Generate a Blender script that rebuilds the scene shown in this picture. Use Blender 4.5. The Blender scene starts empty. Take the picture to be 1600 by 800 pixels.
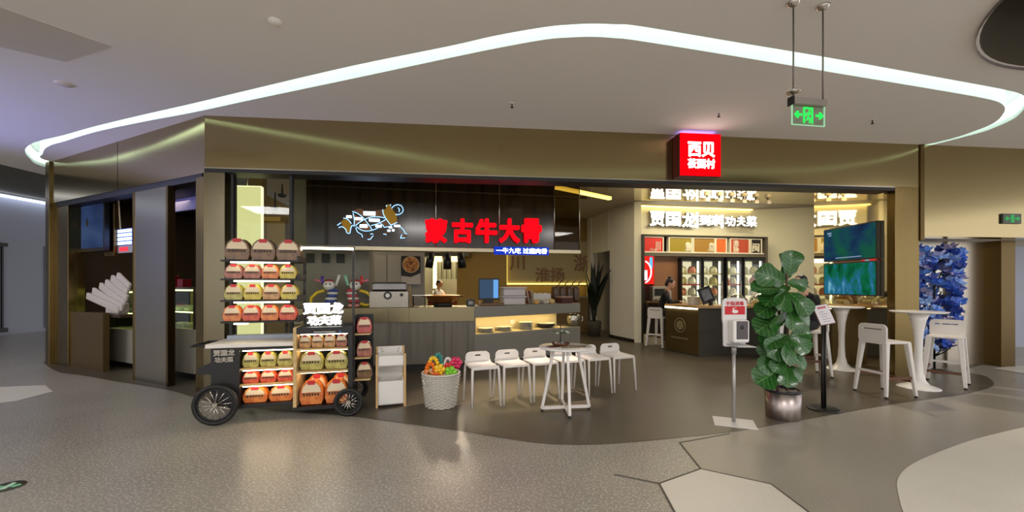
import bpy, bmesh, math, random
from mathutils import Vector, Matrix
random.seed(7)
SC = bpy.context.scene
COL = SC.collection

# ---------------------------------------------------------------- camera, world, lights, exposure
F, HZ, EYE = 640.0, 446.0, 1.4          # focal length in pixels (1600 wide), horizon row, eye height
cam = bpy.data.cameras.new('camera'); cam.sensor_width = 36.0; cam.lens = 36.0*F/1600
cam.shift_y = (HZ-400)/1600; cam.clip_end = 200
camo = bpy.data.objects.new('camera', cam); COL.objects.link(camo)
camo.location = (0, 0, EYE); camo.rotation_euler = (math.pi/2, 0, 0); SC.camera = camo

wd = bpy.data.worlds.new('mall_ambient'); SC.world = wd; wd.use_nodes = True
wd.node_tree.nodes['Background'].inputs[0].default_value = (0.95, 0.94, 0.95, 1)
wd.node_tree.nodes['Background'].inputs[1].default_value = 1.7

def area(name, loc, rot, sx, sy, power, color=(1, 1, 1), spread=math.pi):
    l = bpy.data.lights.new(name, 'AREA'); l.shape = 'RECTANGLE'; l.size = sx; l.size_y = sy
    l.energy = power; l.color = color; l.spread = spread
    o = bpy.data.objects.new(name, l); COL.objects.link(o); o.location = loc; o.rotation_euler = rot
    return o
def point(name, loc, power, color=(1, 1, 1), r=0.05):
    l = bpy.data.lights.new(name, 'POINT'); l.energy = power; l.color = color; l.shadow_soft_size = r
    o = bpy.data.objects.new(name, l); COL.objects.link(o); o.location = loc; return o
def spot(name, loc, target, power, angle, color=(1, 1, 1), r=0.04, blend=0.6):
    l = bpy.data.lights.new(name, 'SPOT'); l.energy = power; l.color = color; l.shadow_soft_size = r
    l.spot_size = math.radians(angle); l.spot_blend = blend
    o = bpy.data.objects.new(name, l); COL.objects.link(o); o.location = loc
    o.rotation_euler = (Vector(target)-Vector(loc)).to_track_quat('-Z', 'Y').to_euler(); return o
# mall ceiling lamps behind the photographer and over the walkway
for i, (x, y, p) in enumerate([(-5.5, -1.5, 150), (0, -2.0, 190), (5.5, -1.5, 160), (-10.5, 3.5, 110), (9.5, 3.0, 38)]):
    area('mall_downlight', (x, y, 3.55), (0, 0, 0), 1.2, 1.2, p, (1.0, 0.97, 0.94))
# shop interior lamps
area('kitchen_light', (-0.5, 8.9, 3.3), (0, 0, 0), 2.5, 1.0, 26, (1.0, 0.86, 0.62))
area('aisle_light', (2.2, 9.3, 3.38), (0, 0, 0), 0.5, 1.6, 6, (1.0, 0.85, 0.6))
area('alcove_light', (5.0, 9.2, 3.38), (math.radians(18), 0, 0), 3.0, 0.5, 80, (1.0, 0.86, 0.55))
area('back_kitchen_light', (-1.9, 13.2, 3.0), (0, 0, 0), 1.6, 1.4, 130, (1.0, 0.9, 0.66))
spot('stool_spot', (0.6, 6.3, 3.38), (-0.1, 4.95, 0), 700, 42, (1.0, 0.82, 0.66))
spot('shop_spot_centre', (3.2, 7.4, 3.38), (2.9, 6.6, 0), 160, 75, (1.0, 0.88, 0.72))
spot('shop_spot_table', (5.0, 7.2, 3.38), (5.2, 6.0, 0.6), 200, 60, (1.0, 0.88, 0.72))
spot('blue_ceiling_spot', (-10.5, 3.0, 1.6), (-6.6, 5.3, 3.6), 1000, 60, (0.35, 0.38, 1.0), 0.5, 1.0)   # added blue spot for the ceiling tint, standing in for an unseen screen
vs = SC.view_settings
vs.view_transform = 'Standard'; vs.look = 'None'; vs.exposure = 0.0; vs.gamma = 1.0; vs.use_curve_mapping = False

# ---------------------------------------------------------------- helpers
def lin(c):
    return tuple(((v/255)/12.92 if v/255 <= 0.04045 else ((v/255+0.055)/1.055)**2.4) for v in c)
MATS = {}
def M(name, rgb=None, rough=0.5, metal=0.0, emit=0.0, ecol=None, spec=0.5, noise=None, bump=None, brushed=None, coat=0.0):
    """procedural principled material; noise=(scale, rgb2, detail), bump=(scale, strength), brushed=axis stretch"""
    if name in MATS: return MATS[name]
    m = bpy.data.materials.new(name); m.use_nodes = True; nt = m.node_tree; b = nt.nodes['Principled BSDF']
    L = lin(rgb)
    b.inputs['Base Color'].default_value = (*L, 1); b.inputs['Roughness'].default_value = rough
    b.inputs['Metallic'].default_value = metal; b.inputs['Specular IOR Level'].default_value = spec
    if coat: b.inputs['Coat Weight'].default_value = coat; b.inputs['Coat Roughness'].default_value = 0.1
    if emit:
        b.inputs['Emission Color'].default_value = (*(lin(ecol) if ecol else L), 1); b.inputs['Emission Strength'].default_value = emit
    tc = None
    def coords(scale=(1, 1, 1)):
        tcn = nt.nodes.new('ShaderNodeTexCoord'); mp = nt.nodes.new('ShaderNodeMapping'); mp.inputs['Scale'].default_value = scale
        nt.links.new(tcn.outputs['Object'], mp.inputs['Vector']); return mp.outputs['Vector']
    if noise:
        n = nt.nodes.new('ShaderNodeTexNoise'); n.inputs['Scale'].default_value = noise[0]; n.inputs['Detail'].default_value = noise[2] if len(noise) > 2 else 4
        r = nt.nodes.new('ShaderNodeValToRGB'); r.color_ramp.elements[0].position = 0.35; r.color_ramp.elements[1].position = 0.65
        r.color_ramp.elements[0].color = (*L, 1); r.color_ramp.elements[1].color = (*lin(noise[1]), 1)
        nt.links.new(coords(noise[3] if len(noise) > 3 else (1, 1, 1)), n.inputs['Vector']); nt.links.new(n.outputs['Fac'], r.inputs['Fac'])
        nt.links.new(r.outputs['Color'], b.inputs['Base Color'])
    if brushed:
        n = nt.nodes.new('ShaderNodeTexNoise'); n.inputs['Scale'].default_value = 1.0; n.inputs['Detail'].default_value = 3
        nt.links.new(coords(brushed), n.inputs['Vector'])
        r = nt.nodes.new('ShaderNodeMapRange'); r.inputs['To Min'].default_value = max(0.02, rough-0.04); r.inputs['To Max'].default_value = rough+0.04
        nt.links.new(n.outputs['Fac'], r.inputs['Value']); nt.links.new(r.outputs['Result'], b.inputs['Roughness'])
        bp = nt.nodes.new('ShaderNodeBump'); bp.inputs['Strength'].default_value = 0.006; bp.inputs['Distance'].default_value = 0.004
        nt.links.new(n.outputs['Fac'], bp.inputs['Height']); nt.links.new(bp.outputs['Normal'], b.inputs['Normal'])
    if bump:
        n = nt.nodes.new('ShaderNodeTexNoise'); n.inputs['Scale'].default_value = bump[0]; n.inputs['Detail'].default_value = bump[2] if len(bump) > 2 else 3
        nt.links.new(coords(), n.inputs['Vector'])
        bp = nt.nodes.new('ShaderNodeBump'); bp.inputs['Strength'].default_value = bump[1]; bp.inputs['Distance'].default_value = 0.02
        nt.links.new(n.outputs['Fac'], bp.inputs['Height']); nt.links.new(bp.outputs['Normal'], b.inputs['Normal'])
    MATS[name] = m; return m
def E(name, rgb=None, strength=1.0):
    """light-giving material"""
    if name in MATS: return MATS[name]
    m = bpy.data.materials.new(name); m.use_nodes = True; nt = m.node_tree; nt.nodes.remove(nt.nodes['Principled BSDF'])
    e = nt.nodes.new('ShaderNodeEmission'); e.inputs[0].default_value = (*lin(rgb), 1); e.inputs[1].default_value = strength
    nt.links.new(e.outputs[0], nt.nodes['Material Output'].inputs[0]); MATS[name] = m; return m
def GLASS(name, tint=(255, 255, 255), gloss=0.1, rough=0.02):
    if name in MATS: return MATS[name]
    m = bpy.data.materials.new(name); m.use_nodes = True; nt = m.node_tree; nt.nodes.remove(nt.nodes['Principled BSDF'])
    t = nt.nodes.new('ShaderNodeBsdfTransparent'); t.inputs[0].default_value = (*lin(tint), 1)
    g = nt.nodes.new('ShaderNodeBsdfGlossy'); g.inputs['Roughness'].default_value = rough
    lw = nt.nodes.new('ShaderNodeLayerWeight'); lw.inputs['Blend'].default_value = 0.25
    mr = nt.nodes.new('ShaderNodeMapRange'); mr.inputs['To Min'].default_value = gloss*0.5; mr.inputs['To Max'].default_value = min(1, gloss*5)
    nt.links.new(lw.outputs['Facing'], mr.inputs['Value'])
    mx = nt.nodes.new('ShaderNodeMixShader'); nt.links.new(mr.outputs['Result'], mx.inputs[0])
    nt.links.new(t.outputs[0], mx.inputs[1]); nt.links.new(g.outputs[0], mx.inputs[2])
    nt.links.new(mx.outputs[0], nt.nodes['Material Output'].inputs[0]); MATS[name] = m; return m
def SCREEN(name, cols, scale, strength, stretch=(1, 1, 1)):
    """lit display: noise through a colour ramp, emitted"""
    m = bpy.data.materials.new(name); m.use_nodes = True; nt = m.node_tree; nt.nodes.remove(nt.nodes['Principled BSDF'])
    tc = nt.nodes.new('ShaderNodeTexCoord'); mp = nt.nodes.new('ShaderNodeMapping'); mp.inputs['Scale'].default_value = stretch
    n = nt.nodes.new('ShaderNodeTexNoise'); n.inputs['Scale'].default_value = scale; n.inputs['Detail'].default_value = 5; n.inputs['Distortion'].default_value = 0.4
    r = nt.nodes.new('ShaderNodeValToRGB'); el = r.color_ramp.elements
    for i, c in enumerate(cols):
        p = 0.3+0.4*i/(len(cols)-1)
        e = el[i] if i < 2 else el.new(p)
        e.position = p; e.color = (*lin(c), 1)
    em = nt.nodes.new('ShaderNodeEmission'); em.inputs[1].default_value = strength
    nt.links.new(tc.outputs['Object'], mp.inputs[0]); nt.links.new(mp.outputs[0], n.inputs['Vector']); nt.links.new(n.outputs['Fac'], r.inputs[0])
    nt.links.new(r.outputs[0], em.inputs[0]); nt.links.new(em.outputs[0], nt.nodes['Material Output'].inputs[0]); return m

class MB:
    """collects shapes for ONE mesh object"""
    def __init__(s): s.v = []; s.f = []; s.mi = []; s.sm = []; s.T = Matrix.Identity(4)
    def add(s, vs, fs, mi=0, smooth=False):
        o = len(s.v); s.v += [s.T @ Vector(p) for p in vs]; s.f += [[i+o for i in f] for f in fs]; s.mi += [mi]*len(fs); s.sm += [smooth]*len(fs); return s
    def box(s, x0, x1, y0, y1, z0, z1, mi=0):
        return s.add([(x0,y0,z0),(x1,y0,z0),(x1,y1,z0),(x0,y1,z0),(x0,y0,z1),(x1,y0,z1),(x1,y1,z1),(x0,y1,z1)],
                     [(3,2,1,0),(4,5,6,7),(0,1,5,4),(1,2,6,5),(2,3,7,6),(3,0,4,7)], mi)
    def bar(s, p0, p1, w, h, mi=0, up=(0, 0, 1)):
        p0, p1 = Vector(p0), Vector(p1); d = (p1-p0).normalized(); u = Vector(up)
        if abs(d.dot(u)) > 0.98: u = Vector((0, 1, 0))
        r = d.cross(u).normalized()*w/2; u = r.cross(d).normalized()*h/2
        vs = [p+a*r+b*u for p in (p0, p1) for a, b in ((-1,-1),(1,-1),(1,1),(-1,1))]
        return s.add(vs, [(0,1,2,3),(7,6,5,4),(0,4,5,1),(1,5,6,2),(2,6,7,3),(3,7,4,0)], mi)
    def tube(s, pts, r, n=8, mi=0, closed=False, cap=True):
        P = [Vector(p) for p in pts]; N = len(P); R = r if isinstance(r, (list, tuple)) else [r]*N
        vs = []; up = None
        for i in range(N):
            a = P[i-1] if (i > 0 or closed) else P[i]; b = P[(i+1) % N] if (i < N-1 or closed) else P[i]
            d = (b-a); d = d.normalized() if d.length > 1e-9 else Vector((0, 0, 1))
            if up is None: up = Vector((0, 0, 1)) if abs(d.z) < 0.9 else Vector((1, 0, 0))
            x = up.cross(d)
            if x.length < 1e-6: x = d.orthogonal()
            x.normalize(); up = d.cross(x).normalized()
            vs += [P[i]+R[i]*(math.cos(2*math.pi*j/n)*x+math.sin(2*math.pi*j/n)*up) for j in range(n)]
        fs = []
        for i in range(N if closed else N-1):
            q = (i+1) % N
            fs += [(i*n+j, i*n+(j+1) % n, q*n+(j+1) % n, q*n+j) for j in range(n)]
        s.add(vs, fs, mi, True)
        if cap and not closed:
            o = len(s.v)-len(vs); s.f += [[o+j for j in range(n)][::-1], [o+(N-1)*n+j for j in range(n)]]; s.mi += [mi]*2; s.sm += [False]*2
        return s
    def cyl(s, p0, p1, r0, r1=None, n=16, mi=0): return s.tube([p0, p1], [r0, r0 if r1 is None else r1], n, mi)
    def lathe(s, prof, n=24, c=(0, 0, 0), mi=0, smooth=True):
        vs = []; 
        for r, z in prof: vs += [(c[0]+max(r, 1e-4)*math.cos(2*math.pi*j/n), c[1]+max(r, 1e-4)*math.sin(2*math.pi*j/n), c[2]+z) for j in range(n)]
        fs = [(i*n+j, i*n+(j+1) % n, (i+1)*n+(j+1) % n, (i+1)*n+j) for i in range(len(prof)-1) for j in range(n)]
        return s.add(vs, fs, mi, smooth)
    def prism(s, poly, z0, z1, mi=0):
        n = len(poly); vs = [(p[0], p[1], z0) for p in poly]+[(p[0], p[1], z1) for p in poly]
        return s.add(vs, [list(range(n))[::-1], list(range(n, 2*n))]+[(i, (i+1) % n, n+(i+1) % n, n+i) for i in range(n)], mi)
    def xprism(s, poly, y0, y1, mi=0):      # polygon in x,z swept along y
        n = len(poly); vs = [(p[0], y0, p[1]) for p in poly]+[(p[0], y1, p[1]) for p in poly]
        return s.add(vs, [list(range(n)), list(range(n, 2*n))[::-1]]+[(n+i, n+(i+1) % n, (i+1) % n, i) for i in range(n)], mi)
    def ball(s, c, r, nu=12, nv=8, mi=0):
        rx, ry, rz = r if isinstance(r, (tuple, list)) else (r, r, r)
        vs = [(c[0]+rx*math.sin(math.pi*i/nv)*math.cos(2*math.pi*j/nu), c[1]+ry*math.sin(math.pi*i/nv)*math.sin(2*math.pi*j/nu), c[2]+rz*math.cos(math.pi*i/nv)) for i in range(nv+1) for j in range(nu)]
        return s.add(vs, [(i*nu+j, (i+1)*nu+j, (i+1)*nu+(j+1) % nu, i*nu+(j+1) % nu) for i in range(nv) for j in range(nu)], mi, True)
    def mesh(s, name, mats, bevel=0.0, seg=1):
        me = bpy.data.meshes.new(name); me.from_pydata([tuple(v) for v in s.v], [], s.f)
        for i, p in enumerate(me.polygons): p.material_index = s.mi[i]; p.use_smooth = s.sm[i]
        for m in (mats if isinstance(mats, (list, tuple)) else [mats]): me.materials.append(m)
        bm = bmesh.new(); bm.from_mesh(me)
        bmesh.ops.remove_doubles(bm, verts=bm.verts, dist=1e-5)
        bmesh.ops.recalc_face_normals(bm, faces=bm.faces)
        if bevel:
            es = [e for e in bm.edges if len(e.link_faces) == 2 and e.calc_face_angle(0) > 0.6]
            bmesh.ops.bevel(bm, geom=es, offset=bevel, segments=seg, affect='EDGES', profile=0.5, clamp_overlap=True)
        bm.to_mesh(me); bm.free(); return me
    def build(s, name, mats, parent=None, loc=(0, 0, 0), rz=0.0, bevel=0.0, seg=1):
        return obj(name, s.mesh(name, mats, bevel, seg), parent, loc, rz)
def obj(name, me, parent=None, loc=(0, 0, 0), rz=0.0):
    o = bpy.data.objects.new(name, me); COL.objects.link(o); o.location = loc
    o.rotation_euler = rz if isinstance(rz, (tuple, list)) else (0, 0, rz)
    if parent: o.parent = parent
    return o
def tag(o, label, cat, group=None, kind=None):
    o['label'] = label; o['category'] = cat
    if group: o['group'] = group
    if kind: o['kind'] = kind
    return o
def thing(name, label, cat, loc=(0, 0, 0), rz=0.0, group=None):
    return tag(obj(name, None, None, loc, rz), label, cat, group)
def struct(o, label=None):
    o['kind'] = 'structure'
    if label: o['label'] = label
    return o
def copy_tree(o, parent=None):
    c = o.copy(); COL.objects.link(c); c.parent = parent
    for ch in [q for q in COL.objects if q.parent == o]: copy_tree(ch, c)
    return c
def fill2d(splines, z):
    """mesh faces of a flat outline with holes, in plan"""
    cu = bpy.data.curves.new('fill', 'CURVE'); cu.dimensions = '2D'; cu.fill_mode = 'BOTH'
    for sp in splines:
        q = cu.splines.new('POLY'); q.points.add(len(sp)-1); q.use_cyclic_u = True
        for i, p in enumerate(sp): q.points[i].co = (p[0], p[1], 0, 1)
    o = bpy.data.objects.new('fill', cu); COL.objects.link(o)
    me = bpy.data.meshes.new_from_object(o.evaluated_get(bpy.context.evaluated_depsgraph_get()))
    vs = [(v.co.x, v.co.y, z) for v in me.vertices]; fs = [list(p.vertices) for p in me.polygons]
    bpy.data.objects.remove(o); bpy.data.curves.remove(cu); bpy.data.meshes.remove(me); return vs, fs
def text(name, body, w, h, mat, parent=None, loc=(0, 0, 0), rz=0.0, depth=0.02, bold=0.0, vertical=True, res=3):
    """raised lettering fitted to w x h, standing upright facing -y, centred on loc"""
    cu = bpy.data.curves.new('t', 'FONT'); cu.body = body; cu.offset = min(bold, 0.008); cu.extrude = 0.05; cu.resolution_u = res; cu.align_x = 'CENTER'
    cu.space_line = 0.95
    o = bpy.data.objects.new('t', cu); COL.objects.link(o)
    me = bpy.data.meshes.new_from_object(o.evaluated_get(bpy.context.evaluated_depsgraph_get()))
    bpy.data.objects.remove(o); bpy.data.curves.remove(cu)
    xs = [v.co.x for v in me.vertices]; ys = [v.co.y for v in me.vertices]
    sx = w/(max(xs)-min(xs)); sy = h/(max(ys)-min(ys)); cx = (max(xs)+min(xs))/2; cy = (max(ys)+min(ys))/2
    for v in me.vertices:
        x, y, z = v.co; x = (x-cx)*sx; y = (y-cy)*sy; z *= depth/0.1
        v.co = (x, -z, y) if vertical else (x, y, z)
    if bold > 0.008:      # heavy strokes: the outline thickened by overlapping shifted copies in the same mesh
        q = bold-0.006; b = MB(); V = [v.co.copy() for v in me.vertices]; P = [list(p.vertices) for p in me.polygons]; kx = w/(w+2*q*sx); ky = h/(h+2*q*sy)
        for dx, dy in ((0, 0), (1, 0), (-1, 0), (0, 1), (0, -1), (0.7, 0.7), (-0.7, 0.7), (0.7, -0.7), (-0.7, -0.7)):
            e = 0.0004*(dx+2*dy)
            b.add([((v.x+dx*q*sx)*kx, v.y+e, (v.z+dy*q*sy)*ky) if vertical else ((v.x+dx*q*sx)*kx, (v.y+dy*q*sy)*ky, v.z+e) for v in V], P)
        m2 = bpy.data.meshes.new(name); m2.from_pydata([tuple(v) for v in b.v], [], b.f); me = m2
    me.name = name; me.materials.clear(); me.materials.append(mat)
    return obj(name, me, parent, loc, rz)
def smooth_pts(pts, n=6, closed=False):
    P = [Vector(p) for p in pts]; out = []; N = len(P)
    for i in range(N if closed else N-1):
        p0 = P[(i-1) % N] if (closed or i > 0) else P[i]; p1 = P[i]; p2 = P[(i+1) % N]; p3 = P[(i+2) % N] if (closed or i < N-2) else p2
        for k in range(n):
            t = k/n
            out.append(0.5*((2*p1)+(p2-p0)*t+(2*p0-5*p1+4*p2-p3)*t*t+(3*p1-p0-3*p2+p3)*t**3))
    if not closed: out.append(P[-1])
    return out
class Frame:
    """upright plan frame: origin, heading; s runs right, t runs inwards"""
    def __init__(s, x, y, deg): s.x, s.y, s.a = x, y, math.radians(deg); s.c, s.s = math.cos(s.a), math.sin(s.a)
    def w(s, u, t=0, z=0): return (s.x+u*s.c-t*s.s, s.y+u*s.s+t*s.c, z)
    def hit(s, px, py, t=0.0):
        """where the sight line of a photo pixel meets the vertical plane at inset t"""
        k = (px-800)/F; d = (t-s.x*s.s+s.y*s.c)/(s.c-k*s.s)
        return (k*d-s.x)*s.c+(d-s.y)*s.s, EYE+d*(HZ-py)/F
def fl(px, py, z=0.0):
    d = F*(EYE-z)/(py-HZ); return ((px-800)/F*d, d)
def seg_wall(name, p0, p1, z0, z1, th, mat):
    p0, p1 = Vector(p0), Vector(p1); d = (p1-p0); L = d.length
    return MB().box(0, L, 0, th, z0, z1).build(name, mat, None, (p0.x, p0.y, 0), math.atan2(d.y, d.x))
FF = Frame(-3.98, 5.30, 6.05)        # shop front
FS = Frame(-8.32, 7.34, -25.18)      # slanted left shop front
CN = Frame(-2.60, 6.55, 11.4)        # serving counter and hanging screen
CR = Frame(-0.64, 6.945, 35.3)       # right wing of the counter
CH = 3.60                            # mall ceiling
SH = 3.44                            # shop ceiling
# ---------------------------------------------------------------- materials of the setting
m_ceil = M('ceiling_plaster', (234, 230, 226), 0.85, bump=(30, 0.02))
m_cove = M('cove_plaster', (240, 244, 240), 0.8)
m_brass = M('brushed_brass', (168, 152, 112), 0.16, 1.0, brushed=(0.6, 0.6, 90))
m_brass_v = M('brushed_brass_post', (122, 104, 66), 0.27, 1.0, brushed=(25, 25, 0.4))
m_steel = M('brushed_steel', (180, 174, 162), 0.24, 1.0, brushed=(2, 2, 120))
m_bronze = M('bronze', (96, 78, 46), 0.35, 1.0)
m_dark = M('black_channel', (22, 20, 17), 0.5)
m_mirror = M('mirror_steel', (225, 212, 180), 0.04, 1.0, bump=(1.2, 0.06, 1))
m_white_wall = M('white_wall', (214, 208, 196), 0.8)
m_cream = M('cream_wall', (232, 226, 200), 0.8)
m_ochre = M('ochre_wall', (160, 128, 62), 0.7)
m_browndark = M('dark_brown_wall', (62, 46, 30), 0.6)
m_corr = M('corridor_wall', (176, 180, 196), 0.8)
m_grey_pl = M('grey_concrete_panel', (140, 136, 126), 0.7, noise=(2.0, (126, 122, 112)))

# ---------------------------------------------------------------- floor
def floor_mat(name, a, b, speck, rough, sscale=90):
    m = bpy.data.materials.new(name); m.use_nodes = True; nt = m.node_tree; bs = nt.nodes['Principled BSDF']
    tc = nt.nodes.new('ShaderNodeTexCoord')
    n1 = nt.nodes.new('ShaderNodeTexNoise'); n1.inputs['Scale'].default_value = 1.4; n1.inputs['Detail'].default_value = 6
    mix = nt.nodes.new('ShaderNodeValToRGB'); mix.color_ramp.elements[0].position = 0.3; mix.color_ramp.elements[1].position = 0.7
    mix.color_ramp.elements[0].color = (*lin(a), 1); mix.color_ramp.elements[1].color = (*lin(b), 1)
    vo = nt.nodes.new('ShaderNodeTexNoise'); vo.inputs['Scale'].default_value = sscale; vo.inputs['Detail'].default_value = 2
    rp = nt.nodes.new('ShaderNodeValToRGB'); rp.color_ramp.elements[0].position = 0.52; rp.color_ramp.elements[1].position = 0.62
    mx = nt.nodes.new('ShaderNodeMixRGB'); mx.inputs[2].default_value = (*lin(speck), 1)
    ml = nt.nodes.new('ShaderNodeMath'); ml.operation = 'MULTIPLY'; ml.inputs[1].default_value = 0.55
    for t in (n1, vo): nt.links.new(tc.outputs['Object'], t.inputs['Vector'])
    nt.links.new(n1.outputs['Fac'], mix.inputs[0]); nt.links.new(vo.outputs['Fac'], rp.inputs[0]); nt.links.new(rp.outputs[0], ml.inputs[0])
    nt.links.new(ml.outputs[0], mx.inputs[0]); nt.links.new(mix.outputs[0], mx.inputs[1]); nt.links.new(mx.outputs[0], bs.inputs['Base Color'])
    bs.inputs['Roughness'].default_value = rough; return m
m_floor = floor_mat('grey_terrazzo', (140, 134, 124), (156, 150, 139), (214, 209, 198), 0.3, 60)
m_floor2 = floor_mat('plain_grey_floor', (148, 141, 129), (158, 151, 139), (170, 164, 153), 0.32)
m_floor_d = floor_mat('dark_floor', (78, 70, 58), (90, 82, 69), (100, 92, 80), 0.34)
m_floor_p = floor_mat('pale_floor', (212, 205, 191), (220, 214, 201), (224, 219, 208), 0.4)
m_joint = M('joint_strip', (84, 80, 72), 0.5)
fo = struct(MB().box(-17, 15, -10, 20, -0.2, 0).build('floor', m_floor), 'grey terrazzo mall floor')
def inlay(name, pix, mat, z=0.003, extra=(), n=4, sm=True):
    P = [fl(*p) for p in pix]
    if sm: P = [tuple(q) for q in smooth_pts([(x, y, 0) for x, y in P], n)]
    P = [(p[0], p[1]) for p in P]+list(extra)
    vs, fs = fill2d([P], z); return struct(obj(name, MB().add(vs, fs).mesh(name, mat), fo))
inlay('dark_floor_zone', [(66, 566), (90, 581), (125, 586), (169, 594), (219, 602), (269, 611), (330, 628), (430, 642), (540, 650), (640, 663), (712, 673), (800, 687), (860, 694), (930, 695), (1000, 690), (1060, 684), (1150, 674), (1280, 652), (1400, 631), (1500, 617), (1540, 608), (1553, 600), (1540, 588), (1500, 580)],
      m_floor_d, extra=[(8.6, 7.4), (8.4, 16), (-7.6, 16)])
inlay('plain_floor_zone', [(1040, 691), (1062, 692), (1095, 733), (1205, 757), (1265, 800), (1290, 860), (1700, 860), (1900, 700), (1700, 590), (1600, 585), (1545, 612), (1500, 620), (1400, 634), (1280, 655), (1150, 677)], m_floor2, 0.0015, sm=False)
inlay('pale_hexagon_paving', [(1030, 756), (1095, 733), (1205, 757), (1265, 802), (1240, 860), (1070, 830)], m_floor_p, 0.003, sm=False)
inlay('pale_floor_zone', [(1980, 590), (1760, 632), (1600, 668), (1520, 688), (1450, 714), (1415, 733), (1402, 752), (1404, 775), (1412, 802), (1440, 860), (1900, 860)], m_floor_p, 0.0045)
inlay('pale_paving', [(-60, 610), (0, 605), (70, 602), (83, 612), (25, 627), (0, 630), (-70, 640)], m_floor_p, 0.003, sm=False)
inlay('pale_floor_patch', [(1552, 576), (1580, 572), (1660, 571), (1690, 584), (1600, 584)], m_floor_p, 0.005, sm=False)
def joint(a, b):
    a, b = fl(*a), fl(*b); d = (Vector(b)-Vector(a)); 
    struct(MB().box(0, d.length, -0.006, 0.006, 0, 0.0052).build('floor_joint', m_joint, fo, (a[0], a[1], 0), math.atan2(d.y, d.x)))
for a, b in [((1062, 692), (1095, 733)), ((1095, 733), (1030, 756)), ((1095, 733), (1205, 757)), ((1030, 756), (960, 742)), ((1030, 756), (1070, 830)), ((1062, 692), (1140, 678)), ((1205, 757), (1265, 802))]: joint(a, b)

sx_, sy_ = fl(20, 761)
fst = thing('floor_sticker', 'round dark floor sticker with green arrows at lower left', 'floor sticker', (sx_-0.04, sy_, 0.001), math.radians(20)); fst.scale = (0.72, 0.72, 1)
MB().lathe([(0, 0.003), (0.125, 0.003), (0.127, 0)], 32).build('disc', M('sticker_dark', (58, 62, 54), 0.4), fst)
for s in (-1, 1): MB().prism([(s*0.02, -0.02), (s*0.06, -0.02), (s*0.06, -0.045), (s*0.105, 0), (s*0.06, 0.045), (s*0.06, 0.02), (s*0.02, 0.02)], 0.003, 0.004).build('arrow', M('sticker_green', (120, 200, 150), 0.4), fst)
MB().prism([(-0.03, -0.08), (0.02, -0.06), (0.03, 0.07), (-0.01, 0.09)], 0.0032, 0.0045).build('figure', M('sticker_pale', (190, 220, 195), 0.4), fst)

# ---------------------------------------------------------------- ceiling with the light slot
def ce(p, z=CH): d = F*(z-EYE)/(HZ-p[1]); return ((p[0]-800)/F*d, d, 0)
inner = [ce(p) for p in [(70, 250), (67, 240), (71, 232), (82, 226), (100, 221), (150, 206), (225, 190), (300, 176), (400, 154.5), (550, 123), (700, 91), (775, 75.5), (850, 62), (890, 58.5), (925, 57.5), (960, 59.5), (1000, 64), (1150, 88), (1300, 113), (1450, 138), (1525, 151), (1559, 159), (1570, 168), (1568, 177.5), (1555, 191), (1525, 204), (1465, 222)]]
outer = [ce(p) for p in [(67, 260), (45, 246), (39, 235), (47, 226), (62, 220), (100, 211), (150, 197), (225, 179), (300, 162), (400, 138), (550, 103), (700, 72.5), (775, 55.6), (850, 42.5), (890, 38.5), (925, 37), (960, 38), (1000, 41), (1150, 66), (1300, 91), (1450, 118), (1574, 141), (1600, 150), (1612, 160), (1600, 171), (1585, 185), (1555, 199), (1525, 209), (1446, 229)]]
inner = [(-8.0, 7.9, 0)]+inner+[(5.9, 7.2, 0)]
outer = [(-8.5, 8.4, 0)]+outer+[(6.1, 7.5, 0)]
IN = [(p.x, p.y) for p in smooth_pts(inner, 5)]; OUT = [(p.x, p.y) for p in smooth_pts(outer, 5)]
vc = Vector((5.4, 2.3)); void = []
for i in range(72):   # dark round-cornered well in the ceiling, right of the photographer
    a = 2*math.pi*i/72; c, s = math.cos(a), math.sin(a)
    void.append((vc.x+1.83*c, vc.y+1.83*s))
vs_, fs_ = fill2d([[(-9.25, -4.5), (15, -4.5), (15, 20), (-9.25, 20)], OUT, void], CH)
co = struct(obj('ceiling', MB().add(vs_, fs_).mesh('ceiling', m_ceil)), 'off-white mall ceiling')
vs_, fs_ = fill2d([IN], CH)
ci = struct(obj('ceiling_island', MB().add(vs_, fs_).mesh('ceiling_island', m_ceil)), 'lower ceiling field over the shop front')
def rim(name, loop, z0, z1, mat, parent):
    n = len(loop); vs = [(x, y, z0) for x, y in loop]+[(x, y, z1) for x, y in loop]
    b = MB().add(vs, [(i, (i+1) % n, n+(i+1) % n, n+i) for i in range(n)], 0, True)
    return obj(name, b.mesh(name, mat), parent)
rim('slot_face', IN, CH, CH+0.25, m_cove, ci); rim('slot_face', OUT, CH, CH+0.25, m_cove, co)
vs_, fs_ = fill2d([OUT, IN], CH+0.25); obj('slot_top', MB().add(vs_, fs_).mesh('slot_top', m_ceil), co)
def inset(loop, q):
    n = len(loop); out = []
    for i in range(n):
        d = Vector(loop[(i+1) % n])-Vector(loop[i-1]); d.normalize(); out.append((loop[i][0]+d.y*q, loop[i][1]-d.x*q))
    return out
area_s = sum(OUT[i-1][0]*OUT[i][1]-OUT[i][0]*OUT[i-1][1] for i in range(len(OUT)))
LED = inset(OUT, 0.012 if area_s < 0 else -0.012)
tag(rim('cove_light', LED, CH+0.06, CH+0.22, E('cove_led', (216, 246, 236), 3.0), None), 'long curved cool white light slot sweeping across the ceiling', 'light')
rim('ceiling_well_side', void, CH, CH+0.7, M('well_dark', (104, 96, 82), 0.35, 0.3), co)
vs_, fs_ = fill2d([void], CH+0.7); obj('ceiling_well_top', MB().add(vs_, fs_).mesh('ceiling_well_top', m_dark), co)
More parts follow.
